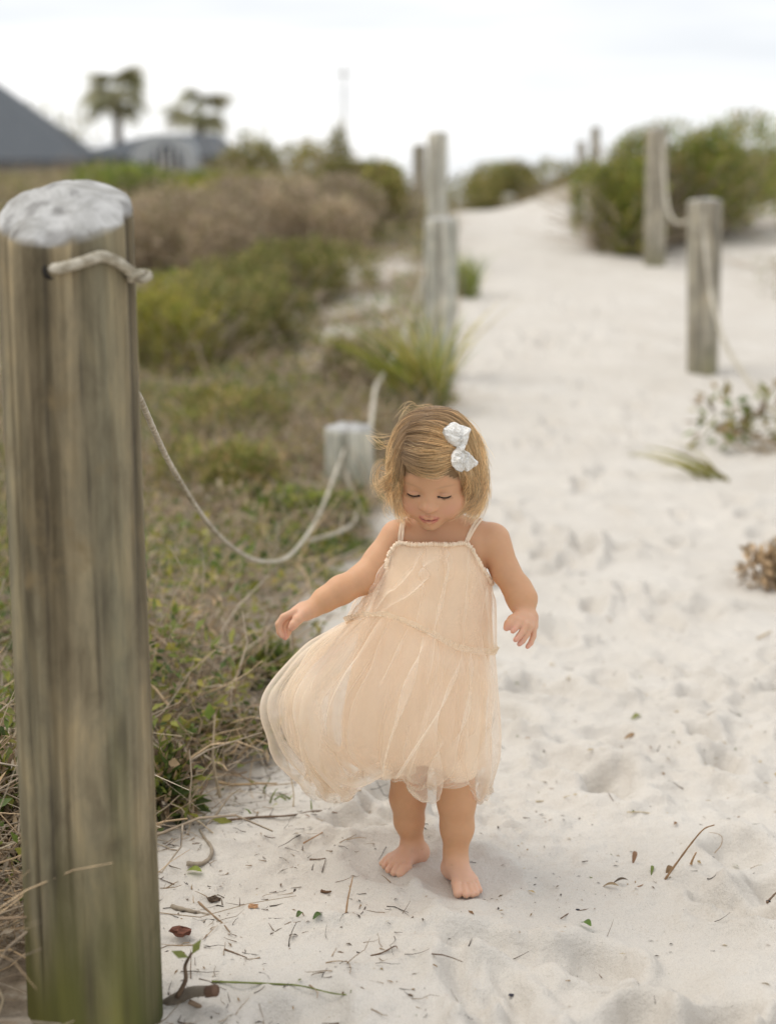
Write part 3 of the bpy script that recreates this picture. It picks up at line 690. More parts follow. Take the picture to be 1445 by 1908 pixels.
# ------------------------------------------------------------------ the child: one continuous body from a signed distance field
from mathutils.bvhtree import BVHTree
def gp(px, py, z):
    d = ray(px, py); return np.array([0, 0, EYE]) + d * ((z - EYE) / d[2])
HC = at(807, 868, 2.595)
_yaw, _til, _rol = math.radians(9), math.radians(26), math.radians(-2)
_f0 = np.array([-math.sin(_yaw), -math.cos(_yaw), 0]); _x = np.array([math.cos(_yaw), -math.sin(_yaw), 0]); _z = np.array([0, 0, 1.])
HF = _f0 * math.cos(_til) - _z * math.sin(_til); HU = _z * math.cos(_til) + _f0 * math.sin(_til)
HX = _x * math.cos(_rol) + HU * math.sin(_rol); HU = HU * math.cos(_rol) - _x * math.sin(_rol)
HR = np.stack([HX, HF, HU], 1)                       # columns: right (in the picture), forward, up
HS = .985
def hd(x, y, z): return HC + HR @ (np.array([x, y, z]) * HS)
def h_local(P): return ((P - HC) @ HR) / HS

class Field:
    def __init__(s, xs, ys, zs):
        s.ax = [np.asarray(a, np.float32) for a in (xs, ys, zs)]; s.F = np.full([len(a) for a in s.ax], .06, np.float32)
    def win(s, lo, hi):
        sl = []
        for a, l, h in zip(s.ax, lo, hi):
            i, j = np.searchsorted(a, l), np.searchsorted(a, h); sl.append(slice(max(0, i - 1), min(len(a), j + 1)))
        return tuple(sl), np.meshgrid(*[a[q] for a, q in zip(s.ax, sl)], indexing='ij', sparse=True)
    def put(s, sl, d, k, sub=False):
        f = s.F[sl]
        if sub:
            h = np.clip(.5 - .5 * (f + d) / k, 0, 1); s.F[sl] = f * (1 - h) - d * h + k * h * (1 - h)
        else:
            h = np.clip(.5 + .5 * (f - d) / k, 0, 1); s.F[sl] = f * (1 - h) + d * h - k * h * (1 - h)
    def cone(s, a, b, ra, rb, k=.008, sub=False):
        a = np.asarray(a, float); b = np.asarray(b, float); m = max(ra, rb) + k + .006
        sl, (X, Y, Z) = s.win(np.minimum(a, b) - m, np.maximum(a, b) + m)
        ba = b - a; q = ba.dot(ba) + 1e-12
        x, y, z = X - a[0], Y - a[1], Z - a[2]
        h = np.clip((x * ba[0] + y * ba[1] + z * ba[2]) / q, 0, 1)
        d = np.sqrt((x - h * ba[0]) ** 2 + (y - h * ba[1]) ** 2 + (z - h * ba[2]) ** 2) - (ra + (rb - ra) * h)
        s.put(sl, d.astype(np.float32), k, sub)
    def chain(s, pts, rs, k=.008, sub=False):
        for i in range(len(pts) - 1): s.cone(pts[i], pts[i + 1], rs[i], rs[i + 1], k, sub)
    def ell(s, c, r, R=np.eye(3), k=.01, sub=False):
        c = np.asarray(c, float); r = np.asarray(r, float); m = r.max() + k + .006
        sl, (X, Y, Z) = s.win(c - m, c + m); x, y, z = X - c[0], Y - c[1], Z - c[2]
        q = [x * R[0, i] + y * R[1, i] + z * R[2, i] for i in range(3)]
        k0 = np.sqrt(sum((q[i] / r[i]) ** 2 for i in range(3))); k1 = np.sqrt(sum((q[i] / r[i] ** 2) ** 2 for i in range(3))) + 1e-9
        s.put(sl, (k0 * (k0 - 1) / k1).astype(np.float32), k, sub)
    def surface(s):
        F = s.F; neg = F < 0
        n = [q - 1 for q in F.shape]
        c = np.zeros(n, np.int8)
        for i in (0, 1):
            for j in (0, 1):
                for k in (0, 1): c += neg[i:n[0] + i, j:n[1] + j, k:n[2] + k]
        act = (c > 0) & (c < 8); I = np.argwhere(act); m = len(I)
        idx = np.full(n, -1, np.int32); idx[act] = np.arange(m)
        acc = np.zeros((m, 3)); cnt = np.zeros(m)
        for ax in range(3):
            o1, o2 = [a for a in range(3) if a != ax]
            for u in (0, 1):
                for v in (0, 1):
                    A = I.copy(); A[:, o1] += u; A[:, o2] += v; B = A.copy(); B[:, ax] += 1
                    fa, fb = F[tuple(A.T)], F[tuple(B.T)]; x = (fa < 0) != (fb < 0); t = fa / np.where(x, fa - fb, 1)
                    P = np.stack([s.ax[q][A[:, q]] for q in range(3)], 1).astype(float)
                    P[:, ax] += t * (s.ax[ax][B[:, ax]] - s.ax[ax][A[:, ax]])
                    acc[x] += P[x]; cnt[x] += 1
        V = acc / cnt[:, None]; Q = []
        for ax in range(3):
            sa = [slice(None)] * 3; sb = [slice(None)] * 3; sa[ax] = slice(0, -1); sb[ax] = slice(1, None)
            E = np.argwhere(neg[tuple(sa)] != neg[tuple(sb)]); o1, o2 = (ax + 1) % 3, (ax + 2) % 3
            ok = (E[:, o1] > 0) & (E[:, o2] > 0) & (E[:, o1] < n[o1]) & (E[:, o2] < n[o2]); E = E[ok]
            q = []
            for (u, v) in ((1, 1), (0, 1), (0, 0), (1, 0)):
                A = E.copy(); A[:, o1] -= u; A[:, o2] -= v; q.append(idx[tuple(A.T)])
            q = np.stack(q, 1); inside = neg[tuple(E.T)]; q[~inside] = q[~inside][:, ::-1]; Q.append(q)
        return V, np.vstack(Q)

def steps(*parts):
    return np.concatenate([np.arange(a, b, h) for a, b, h in parts])
B = Field(steps((-.225, -.005, .0019), (-.005, .175, .0015), (.175, .275, .0019)), steps((2.44, 2.60, .0017), (2.60, 2.77, .0027)), steps((-.05, .09, .0020), (.09, .38, .0045), (.38, .60, .0021), (.60, .83, .0015)))
LIPU = [hd(*p) for p in ((-.0165, .0650, -.0588), (-.0095, .0728, -.0558), (-.004, .0755, -.0544), (0, .0755, -.0552), (.004, .0755, -.0544), (.0095, .0728, -.0558), (.0165, .0650, -.0588))]
LIPL = [hd(*p) for p in ((-.0140, .0650, -.0607), (-.007, .0716, -.0634), (0, .0735, -.0644), (.007, .0716, -.0634), (.0140, .0650, -.0607))]
EYES = [(-.0258, -.0125), (.0258, -.0125)]
def build_body():
    # trunk
    Yc = 2.632
    B.ell(at(822, 1072, Yc), (.077, .046, .090), k=.02)
    B.ell(at(821, 1165, Yc - .008), (.080, .056, .09), k=.02); B.ell(at(818, 1275, Yc), (.083, .064, .075), k=.03)
    B.cone(at(770, 1008, Yc + .003), at(880, 1010, Yc + .003), .030, .030, .02)
    # neck and shoulders
    B.cone(hd(0, -.020, -.055), at(815, 1000, Yc + .005), .034, .037, .016)
    B.cone(at(806, 985, Yc + .010), at(748, 1000, Yc + .004), .031, .0265, .018); B.cone(at(824, 985, Yc + .010), at(906, 1004, Yc + .004), .031, .0275, .018)
    # head
    e = lambda c, r, k=.012, sub=False: B.ell(hd(*c), np.array(r) * HS, HR, k, sub)
    e((0, -.010, .014), (.0665, .082, .074), .01)
    e((0, .020, .010), (.0575, .052, .053), .012); e((0, .026, -.036), (.0520, .0485, .053), .016)
    for s in (-1, 1):
        e((s * .0315, .036, -.050), (.0265, .0270, .0255), .016)
        e((s * .0665, -.006, -.020), (.008, .015, .023), .006)
    e((0, .014, -.060), (.045, .043, .031), .016); e((0, .0535, -.0800), (.0175, .0170, .0140), .014)
    e((0, .0575, -.0585), (.0200, .0145, .0160), .012)
    for s in (-1, 1):
        e((s * .0235, .0805, -.0110), (.0165, .0150, .0100), .009, True)
        e((s * .0258, .0560, -.0120), (.0135, .0125, .0105), .004)
        # crease of the upper lid and lash slit
        ce = [hd(s * .0258 + q * .0115, .0672 - 22 * (q * .0115) ** 2, -.0075 - .0030 * q * q) for q in (-1, -.5, 0, .5, 1)]
        B.chain(ce, [.0007] * 5, .0025, True)
        sl = [hd(s * .0258 + q * .0115, .0668 - 20 * (q * .0115) ** 2, -.0178 + .0030 * q * q) for q in (-1, -.5, 0, .5, 1)]
        B.chain(sl, [.0006, .0010, .0011, .0010, .0006], .0018, True)
    B.cone(hd(0, .0655, -.006), hd(0, .0760, -.029), .0062, .0075, .012)
    e((0, .0785, -.0325), (.0095, .0085, .0080), .006)
    for s in (-1, 1): e((s * .0090, .0730, -.0355), (.0064, .0066, .0058), .004); B.cone(hd(s * .0044, .0775, -.0412), hd(s * .0044, .072, -.0372), .0020, .0014, .002, True)
    B.chain(LIPU, [.0020, .0036, .0043, .0039, .0043, .0036, .0020], .0028); B.chain(LIPL, [.0020, .0042, .0050, .0042, .0020], .0028)
    mo = [hd(*p) for p in ((-.0168, .0666, -.0592), (-.008, .0750, -.0588), (0, .0782, -.0590), (.008, .0750, -.0588), (.0168, .0666, -.0592))]
    B.chain(mo, [.0008, .0017, .0022, .0017, .0008], .0016, True)
    # arms
    A = [at(738, 1000, Yc), at(708, 1046, Yc - .010), at(678, 1078, Yc - .028), at(634, 1100, Yc - .046), at(604, 1118, Yc - .056), at(583, 1133, Yc - .066)]
    B.chain(A, [.0280, .0268, .0245, .0228, .0190, .0143], .014)
    A = [at(919, 1006, Yc), at(941, 1064, Yc - .004), at(963, 1097, Yc - .018), at(972, 1117, Yc - .030), at(977, 1143, Yc - .046)]
    B.chain(A, [.0290, .0240, .0240, .0250, .0168], .010)
    for i, k in ((0, 0),): pass
    cr = [at(939, 1116, 2.583), at(946, 1104, 2.577), at(956, 1094, 2.574), at(968, 1087, 2.578), at(981, 1085, 2.59)]
    B.chain(cr, [.0006, .0012, .0013, .0010, .0005], .0022, True)
    # right hand of the child (left in the picture)
    B.chain([at(584, 1134, 2.566), at(566, 1139, 2.562), at(552, 1143, 2.560)], [.0140, .0150, .0120], .008)
    B.chain([at(575, 1140, 2.552), at(558, 1148, 2.548)], [.0115, .0105], .008)
    B.chain([at(568, 1141, 2.574), at(553, 1147, 2.574)], [.0120, .0105], .008)
    for pts, Y, r in (([(548, 1141), (528, 1150), (519, 1163), (521, 1178), (525, 1184)], 2.546, .0066), ([(550, 1144), (533, 1153), (526, 1166), (527, 1181), (531, 1188)], 2.558, .0066),
                      ([(552, 1147), (539, 1157), (534, 1169), (533, 1180), (534, 1186)], 2.569, .0062), ([(554, 1150), (545, 1160), (540, 1170), (538, 1178), (537, 1181)], 2.579, .0056)):
        B.chain([at(x, y, Y - .002 * i) for i, (x, y) in enumerate(pts)], [r * 1.1, r * .94, r * .9, r * .84, r * .72], .0015)
    B.chain([at(567, 1144, 2.546), at(554, 1155, 2.536), at(547, 1164, 2.531), at(543, 1170, 2.529)], [.0100, .0080, .0070, .0055], .004)
    # left hand of the child (right in the picture)
    B.chain([at(978, 1145, 2.585), at(979, 1155, 2.572)], [.0160, .0148], .007)
    B.chain([at(969, 1150, 2.572), at(970, 1157, 2.560)], [.0120, .0105], .008); B.chain([at(989, 1152, 2.580), at(992, 1166, 2.572)], [.0125, .0095], .008)
    B.chain([at(980, 1157, 2.566), at(983, 1166, 2.560)], [.0120, .0100], .006)
    for pts, Y, r in (([(971, 1156), (965, 1164), (959, 1171), (955, 1176)], 2.556, .0056), ([(980, 1162), (973, 1176), (966, 1186), (960, 1192)], 2.553, .0057),
                      ([(987, 1167), (981, 1182), (973, 1194), (967, 1200)], 2.558, .0055), ([(994, 1169), (993, 1185), (988, 1198), (982, 1205)], 2.567, .0050)):
        B.chain([at(x, y, Y - .005 * i) for i, (x, y) in enumerate(pts)], [r * 1.15, r, r * .95, r * .80], .0014)
    B.chain([at(964, 1149, 2.568), at(954, 1155, 2.557), at(947, 1163, 2.549), at(943, 1170, 2.546)], [.0098, .0082, .0074, .0056], .004)
    # legs
    B.chain([at(788, 1285, Yc), at(764, 1420, 2.610), at(760, 1486, 2.634), at(762, 1530, 2.642), at(768, 1566, 2.648), at(770, 1580, 2.648)], [.050, .0345, .0322, .0262, .0185, .0175], .010)
    B.chain([at(852, 1285, Yc - .01), at(847, 1425, 2.566), at(850, 1492, 2.580), at(851, 1542, 2.584), at(848, 1590, 2.580), at(848, 1606, 2.576)], [.050, .0345, .0330, .0288, .0200, .0185], .010)
    # feet
    for ank, toes, bases, rr in ((at(770, 1578, 2.648), [(746, 1628), (733, 1626), (723, 1621), (716, 1614), (711, 1609)], [(757, 1615), (747, 1611), (738, 1607), (731, 1602), (726, 1598)], 1),
                                 (at(848, 1604, 2.576), [(853, 1664), (868, 1667), (880, 1666), (887, 1664), (893, 1659)], [(850, 1645), (861, 1646), (869, 1645), (876, 1643), (882, 1640)], 1)):
        T = [gp(x, y, .0065) for x, y in toes]; Bs = [gp(x, y, .0115) for x, y in bases]
        mid = np.mean(Bs, 0); d = mid - ank; d[2] = 0; d /= np.linalg.norm(d)
        heel = ank - d * .012; heel[2] = .016
        B.cone(ank, heel, .0175, .0185, .010)
        B.cone(heel, mid - np.array([0, 0, .002]), .0185, .0120, .012)
        top = ank + d * .008; top[2] -= .004
        B.cone(top, mid + np.array([0, 0, .003]), .0172, .0118, .015)
        for q in (0, 1, 3, 4): B.cone(ank + d * .014 - np.array([0, 0, .010]), Bs[q], .0140, .0088, .008)
        for i in range(5):
            r = (.0088, .0066, .0063, .0060, .0056)[i]; m_ = (T[i] + Bs[i]) / 2 + np.array([0, 0, .0025])
            B.chain([Bs[i], m_, T[i]], [r * 1.1, r, r * .95], .0024)
        # ankle crease
        side = np.cross(d, [0, 0, 1.]); cc = ank + d * .010
        B.chain([cc + side * .0225 - d * .014 + [0, 0, .001], cc + side * .014 + d * .008, cc + d * .0125 - [0, 0, .001], cc - side * .014 + d * .008, cc - side * .0225 - d * .014 + [0, 0, .001]], [.0006, .0010, .0011, .0010, .0006], .0030, True)
build_body()
BV, BQ = B.surface()
del B
def seg_dist(P, pts):
    d = np.full(len(P), 9.)
    for a, b in zip(pts[:-1], pts[1:]):
        ba = b - a; h = np.clip(((P - a) @ ba) / ba.dot(ba), 0, 1); d = np.minimum(d, np.linalg.norm(P - a - h[:, None] * ba, axis=1))
    return d
def skin_color(V):
    n = len(V); c = np.tile((.62, .345, .19), (n, 1)); Lc = h_local(V)
    def blend(mask, col): c[:] = c * (1 - mask[:, None]) + np.array(col) * mask[:, None]
    mott = vnoise(V[:, 0] * 60 + V[:, 1] * 45, V[:, 2] * 60, 3) * .5 + vnoise(V[:, 0] * 170, V[:, 2] * 170 + V[:, 1] * 140, 4) * .5
    c *= (1 + .07 * (mott - .5))[:, None]
    head = V[:, 2] > .58
    for s in (-1, 1):
        blend(.55 * np.exp(-(((Lc[:, 0] - s * .033) / .020) ** 2 + ((Lc[:, 2] + .044) / .016) ** 2)) * (Lc[:, 1] > .02), (.66, .30, .22))
        q = (Lc[:, 0] - s * .0258) / .0125
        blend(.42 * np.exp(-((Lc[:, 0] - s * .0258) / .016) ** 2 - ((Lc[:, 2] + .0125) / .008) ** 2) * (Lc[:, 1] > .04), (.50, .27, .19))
        br = np.exp(-((Lc[:, 2] - (.0070 - .004 * ((Lc[:, 0] - s * .028) / .018) ** 2)) / .0024) ** 2) * np.exp(-((Lc[:, 0] - s * .028) / .016) ** 4) * (Lc[:, 1] > .03)
        blend(.38 * br, (.30, .18, .10))
    blend(.32 * np.exp(-(np.linalg.norm(Lc - (0, .085, -.034), axis=1) / .011) ** 2), (.63, .30, .235))
    lip = np.exp(-(np.maximum(np.minimum(seg_dist(V, LIPU) - .0036, seg_dist(V, LIPL) - .0042), 0) / .0011) ** 2) * head
    blend(.95 * lip, (.50, .145, .12))
    sl = np.exp(-(np.abs(Lc[:, 2] + .0592) / .0012) ** 2) * (np.abs(Lc[:, 0]) < .0150) * (Lc[:, 1] > .055)
    blend(.8 * sl, (.17, .045, .04))
    # scalp under the hair
    hl = scalp_mask(Lc); blend(hl * head, (.27, .17, .09))
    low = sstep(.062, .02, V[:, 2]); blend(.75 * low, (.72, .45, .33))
    for hc_ in (at(548, 1158, 2.56), at(975, 1178, 2.565)): blend(.6 * sstep(.055, .025, np.linalg.norm(V - hc_, axis=1)), (.71, .43, .31))
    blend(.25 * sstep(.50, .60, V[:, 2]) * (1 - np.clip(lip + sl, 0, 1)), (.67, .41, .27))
    for tip in ((at(524, 1186, 2.54)), at(542, 1171, 2.53), at(532, 1189, 2.55), at(943, 1171, 2.546), at(955, 1177, 2.54), at(960, 1193, 2.537), at(966, 1202, 2.542), at(982, 1206, 2.55)):
        blend(.5 * np.exp(-(np.linalg.norm(V - tip, axis=1) / .010) ** 2), (.68, .33, .27))
    return c
def scalp_mask(Lc):
    """1 where hair grows: above the hairline and behind the ears"""
    hair_z = .028 + .020 * (np.abs(Lc[:, 0]) / .05) ** 2 * 0 - .9 * np.clip(np.abs(Lc[:, 0]) - .030, 0, 1) - 1.25 * np.clip(.045 - Lc[:, 1], 0, 1)
    return sstep(-.006, .006, Lc[:, 2] - hair_z) * (Lc[:, 1] < .085)
def m_skin():
    m, nt, N, L, b = new_mat('skin')
    a = N.new('ShaderNodeAttribute'); a.attribute_name = 'col'
    L.new(a.outputs['Color'], b.inputs['Base Color']); b.inputs['Roughness'].default_value = .52; b.inputs['Specular IOR Level'].default_value = .35
    b.inputs['Subsurface Weight'].default_value = .35; b.inputs['Subsurface Radius'].default_value = (1.0, .35, .2); b.inputs['Subsurface Scale'].default_value = .006
    n = tex_noise(N, L, 420, 3, coords(N, L)); bump(N, L, b, n.outputs['Fac'], .10, .0008)
    return m
SKIN = m_skin()
girl = empty('person', (float(at(820, 1640, 2.6)[0]), 2.61, 0), 'toddler in a peach tulle dress walking barefoot and looking down', 'child')
GO = np.array(girl.location)
def gpart(name, me, parent=None):
    o = obj(name, me, parent or girl)
    if parent is None: o.location = tuple(-GO)
    return o
gpart('body', mesh_data('body', BV, BQ, SKIN, skin_color(BV)))
BVH = BVHTree.FromPolygons([Vector(v) for v in BV], BQ.tolist())
def push_out(P, gap):
    P = np.array(P, float)
    for i in range(len(P)):
        co, no, ix, d = BVH.find_nearest(Vector(P[i]), .06)
        if co is None: continue
        s = (Vector(P[i]) - co).dot(no)
        g = gap if np.isscalar(gap) else gap[i]
        if s < g: P[i] = np.array(co + no * g)
    return P
def hit_head(x, z, y=.12):
    """front of the face at that place of the head"""
    o = hd(x, y, z); co, no, ix, d = BVH.ray_cast(Vector(o), Vector(-HF), .2)
    return (np.array(co), np.array(no)) if co is not None else (hd(x, .06, z), HF)
def eyes():
    dark = m_flat('lash_brown', (.035, .022, .016), .6)
    for s in (-1, 1):
        P = []
        for q in np.linspace(-1, 1, 15):
            c, n = hit_head(s * .0258 + q * .0116, -.0170 + .0024 * q * q + s * q * -.0006); P.append(c + n * .0002)
        V, F = tube(P, .0020 * (1 - .75 * np.linspace(-1, 1, 15) ** 4) , 8); gpart('eyelash', mesh_data('eyelash', V, F, dark))
        parts = []
        for q in np.linspace(-.95, .95, 22):
            c, n = hit_head(s * .0258 + q * .0116, -.0172 + .0024 * q * q)
            P = [c, c + n * .0022 - HU * .0014 + HX * q * .0008, c + n * .0042 - HU * .0018 + HX * q * .0020]
            v, f = tube(P, [.00026, .0002, .00008], 4, False); parts.append((v, np.asarray(f), np.zeros((len(v), 3))))
        v, f, c_ = join(parts); gpart('eyelash_fringe', mesh_data('eyelash_fringe', v, f, dark))
eyes()

# ------------------------------------------------------------------ dress
def m_tulle(name, base, alpha, edge, col2):
    m, nt, N, L, b = new_mat(name)
    n = tex_noise(N, L, 700, 2, coords(N, L)); n2 = tex_noise(N, L, 14, 3, coords(N, L))
    c = ramp(N, L, n2.outputs['Fac'], [(.35, base), (.65, col2)]).outputs[0]
    d = N.new('ShaderNodeBsdfDiffuse'); t = N.new('ShaderNodeBsdfTranslucent'); L.new(c, d.inputs[0]); L.new(c, t.inputs[0])
    mx = N.new('ShaderNodeMixShader'); mx.inputs[0].default_value = .42; L.new(d.outputs[0], mx.inputs[1]); L.new(t.outputs[0], mx.inputs[2])
    tr = N.new('ShaderNodeBsdfTransparent')
    lw = N.new('ShaderNodeLayerWeight'); lw.inputs['Blend'].default_value = .5      # threads close up when the net is seen edge on
    pw = N.new('ShaderNodeMath'); pw.operation = 'POWER'; pw.inputs[1].default_value = 2.2; L.new(lw.outputs['Facing'], pw.inputs[0])
    mr = N.new('ShaderNodeMapRange'); mr.inputs['To Min'].default_value = alpha; mr.inputs['To Max'].default_value = edge; L.new(pw.outputs[0], mr.inputs['Value'])
    jn = N.new('ShaderNodeMapRange'); jn.inputs['From Min'].default_value = .3; jn.inputs['From Max'].default_value = .7; jn.inputs['To Min'].default_value = .82; jn.inputs['To Max'].default_value = 1.18; L.new(n.outputs['Fac'], jn.inputs['Value'])
    mu = N.new('ShaderNodeMath'); mu.operation = 'MULTIPLY'; mu.use_clamp = True; L.new(mr.outputs[0], mu.inputs[0]); L.new(jn.outputs[0], mu.inputs[1])
    fx = N.new('ShaderNodeMixShader'); L.new(mu.outputs[0], fx.inputs[0]); L.new(tr.outputs[0], fx.inputs[1]); L.new(mx.outputs[0], fx.inputs[2])
    L.new(fx.outputs[0], N['Material Output'].inputs[0]); N.remove(b)
    return m
TULLE = m_tulle('peach_tulle', (.95, .85, .715), .21, .98, (.975, .895, .79))
TRIM = m_flat('peach_trim', (.86, .70, .53), .8, .12, 60, .4, 220)
LINING = m_flat('peach_lining', (.88, .70, .52), .8, .05, 30, .2, 200)
NT = 360
TH = np.linspace(0, 2 * math.pi, NT, endpoint=False)
DY = 2.630
def pring(ctrl):
    """closed curve from (degrees, px, py, depth offset) control points"""
    c = sorted(((a % 360, x, y, o) for a, x, y, o in ctrl)); A = np.array([q[0] for q in c], float); P = np.array([at(q[1], q[2], DY + q[3]) for q in c])
    A = np.concatenate([A - 360, A, A + 360]); P = np.vstack([P, P, P]); d = np.degrees(TH)
    return np.stack([smooth_interp(d, A, P[:, i]) for i in range(3)], 1)
TOP = pring([(-90, 804, 1014, -.060), (-62, 838, 1015, -.056), (-44, 869, 1014, -.047), (-20, 896, 1055, -.030), (0, 914, 1086, 0), (25, 908, 1075, .035), (60, 862, 1040, .052), (90, 822, 1036, .056), (120, 778, 1040, .052), (155, 716, 1068, .035), (180, 704, 1082, 0), (200, 716, 1052, -.03), (222, 739, 1014, -.047), (243, 770, 1015, -.056)])
MID = pring([(-90, 806, 1085, -.082), (-60, 850, 1092, -.074), (-30, 896, 1105, -.045), (0, 917, 1120, 0), (30, 900, 1112, .045), (90, 812, 1085, .075), (150, 712, 1085, .045), (180, 690, 1104, 0), (210, 704, 1092, -.045), (240, 755, 1085, -.074)])
SEAM = pring([(-90, 792, 1178, -.102), (-62, 846, 1207, -.090), (-32, 896, 1218, -.052), (0, 921, 1216, 0), (30, 902, 1205, .05), (90, 790, 1165, .092), (150, 676, 1150, .06), (180, 648, 1161, 0), (208, 662, 1154, -.05), (238, 718, 1149, -.09)])
K1 = pring([(-90, 778, 1240, -.128), (-50, 868, 1275, -.092), (0, 925, 1272, 0), (40, 880, 1250, .08), (90, 760, 1205, .125), (140, 620, 1200, .085), (180, 575, 1212, 0), (222, 632, 1222, -.085)])
K2 = pring([(-90, 757, 1325, -.152), (-50, 860, 1358, -.108), (0, 927, 1345, 0), (40, 870, 1320, .09), (90, 745, 1280, .145), (140, 570, 1280, .095), (180, 507, 1296, 0), (222, 582, 1312, -.098)])
K3 = pring([(-90, 745, 1408, -.155), (-50, 852, 1432, -.112), (0, 926, 1420, 0), (40, 866, 1390, .09), (90, 745, 1355, .145), (140, 580, 1365, .095), (180, 520, 1382, 0), (222, 588, 1402, -.102)])
HEM = pring([(-90, 748, 1446, -.135), (-70, 795, 1464, -.122), (-50, 846, 1452, -.098), (-20, 900, 1476, -.042), (0, 916, 1466, 0), (40, 858, 1425, .075), (90, 752, 1395, .115), (140, 622, 1412, .08), (180, 572, 1438, 0), (205, 602, 1462, -.045), (225, 642, 1468, -.085), (250, 700, 1440, -.115)])
def loft(rings, nv):
    R_ = np.array(rings); m = len(R_); ext = np.concatenate([[2 * R_[0] - R_[1]], R_, [2 * R_[-1] - R_[-2]]])
    u = np.linspace(0, m - 1, nv); k = np.clip(u.astype(int), 0, m - 2); t = (u - k)[:, None, None]
    a, b, c, d = ext[k], ext[k + 1], ext[k + 2], ext[k + 3]
    return .5 * (2*b + (c - a) * t + (2*a - 5*b + 4*c - d) * t**2 + (3*b - a - 3*c + d) * t**3)
def shrink(R_, s, up=0): c = R_.mean(0); return c + (R_ - c) * np.array([s, s, 1]) + np.array([0, 0, up])
def fold(G, amp, freqs, seed, tang=1.15, big=()):
    """Gerstner style pleats: the cloth moves sideways as well as in and out, so folds overlap"""
    rg = np.random.default_rng(seed); nv = len(G); v = np.linspace(0, 1, nv)[:, None]; th = TH[None]
    Tn = np.roll(G, -1, 1) - np.roll(G, 1, 1); Tn /= np.linalg.norm(Tn, axis=2, keepdims=True) + 1e-9
    Dv = np.gradient(G, axis=0); Nn = np.cross(Tn, Dv); Nn /= np.linalg.norm(Nn, axis=2, keepdims=True) + 1e-9
    cen = G.mean(1, keepdims=True); flip = np.sign(((G - cen) * Nn).sum(2, keepdims=True).mean()); Nn *= flip
    ct, st = np.cos(th), np.sin(th)
    O = np.zeros_like(G); calm = 1 - .65 * np.exp(-(((np.degrees(th) + 180) % 360 - 180) / 32) ** 2)
    calm = calm + .30 * np.exp(-((np.degrees(th) - 195) / 45) ** 2)
    for k, (f, a) in enumerate(freqs):
        wob = 1.7 * fbm(ct * 1.2 + 5 * k + seed, st * 1.2 + v * 1.0, seed + k, 2)
        ph = f * th + rg.random() * 6.28 + wob * (f / 14) * .8 + rg.normal(0, .6) * v * 2
        mod = .10 + 1.55 * sstep(.42, .80, vnoise(ct * 3.0 + 9 * k, st * 3.0 + v * 1.1 + seed, seed + 20 + k))
        A = (np.asarray(amp)[:, None] * a * mod * calm)[..., None]
        O += Nn * A * np.cos(ph)[..., None] + Tn * A * tang * np.sin(ph)[..., None]
    O += Nn * (np.asarray(amp)[:, None] * 1.3 * fbm(ct * 2.6 + seed, st * 2.6 + v * 4.5, seed + 60, 2) * calm)[..., None]
    for (t0, t1, w_, h_) in big:                               # single deep folds running down and sideways
        d = ((np.degrees(th) - (t0 + (t1 - t0) * v) + 180) % 360 - 180) / w_
        A = (h_ * np.sin(np.pi * np.clip(v * .9 + .08, 0, 1)) * np.exp(-d ** 2))[..., None]
        O += Nn * A + Tn * A * (-.9 * np.tanh(d * 1.5))[..., None]
    return G + O
def sheet(G):
    nv, n, _ = G.shape; i = np.arange(nv - 1)[:, None] * n; j = np.arange(n)[None]; k = (j + 1) % n
    return G.reshape(-1, 3), np.stack([i + j, i + k, i + n + k, i + n + j], -1).reshape(-1, 4)
dress = gpart('dress', None)
dress['label'] = 'sleeveless tiered peach tulle dress blown to one side'
def dpart(name, V, F, mat, par=None):
    return obj(name, mesh_data(name, V, F, mat), par or dress)
# opaque lining
LB = [shrink(TOP, .935), shrink(MID, .875), shrink(pring([(-90, 800, 1190, -.088), (0, 910, 1195, 0), (90, 800, 1180, .08), (180, 670, 1180, 0)]), 1.0),
      pring([(-90, 785, 1300, -.105), (0, 906, 1310, 0), (90, 780, 1280, .10), (180, 645, 1290, 0)]), pring([(-90, 785, 1428, -.098), (-50, 852, 1440, -.075), (0, 905, 1428, 0), (90, 765, 1395, .10), (180, 636, 1408, 0), (225, 682, 1434, -.075)])]
G = loft(LB, 60); G = fold(G, np.linspace(.0, 1, 60) ** .7 * .0042, [(9, 1.), (15, .6)], 5, .6)
V, F = sheet(G); V = push_out(V, .0022); dpart('lining', V, F, LINING)
# bodice tulle, two layers
for q, (sc, sd_) in enumerate(((1.0, 21), (.985, 22))):
    G = loft([TOP, TOP * .55 + MID * .45, MID, MID * .5 + SEAM * .5, SEAM], 64); cen = G.mean(1, keepdims=True); G = cen + (G - cen) * np.array([1 - (1 - sc), 1 - (1 - sc), 1])
    amp = np.interp(np.linspace(0, 1, 64), [0, .08, .5, 1], [.0016, .0028, .0062, .0050])
    G = fold(G, amp, [(12, 1.1), (20, .8)] if q == 0 else [(9, .9)], sd_, 1.6, big=[(-72, -128, 5, .013), (-60, -92, 4.5, .011), (-44, -60, 4.5, .009), (-100, -138, 5, .009)] if q == 0 else ())
    V, F = sheet(G); V = push_out(V, .0035); dpart('bodice_tulle', V, F, TULLE)
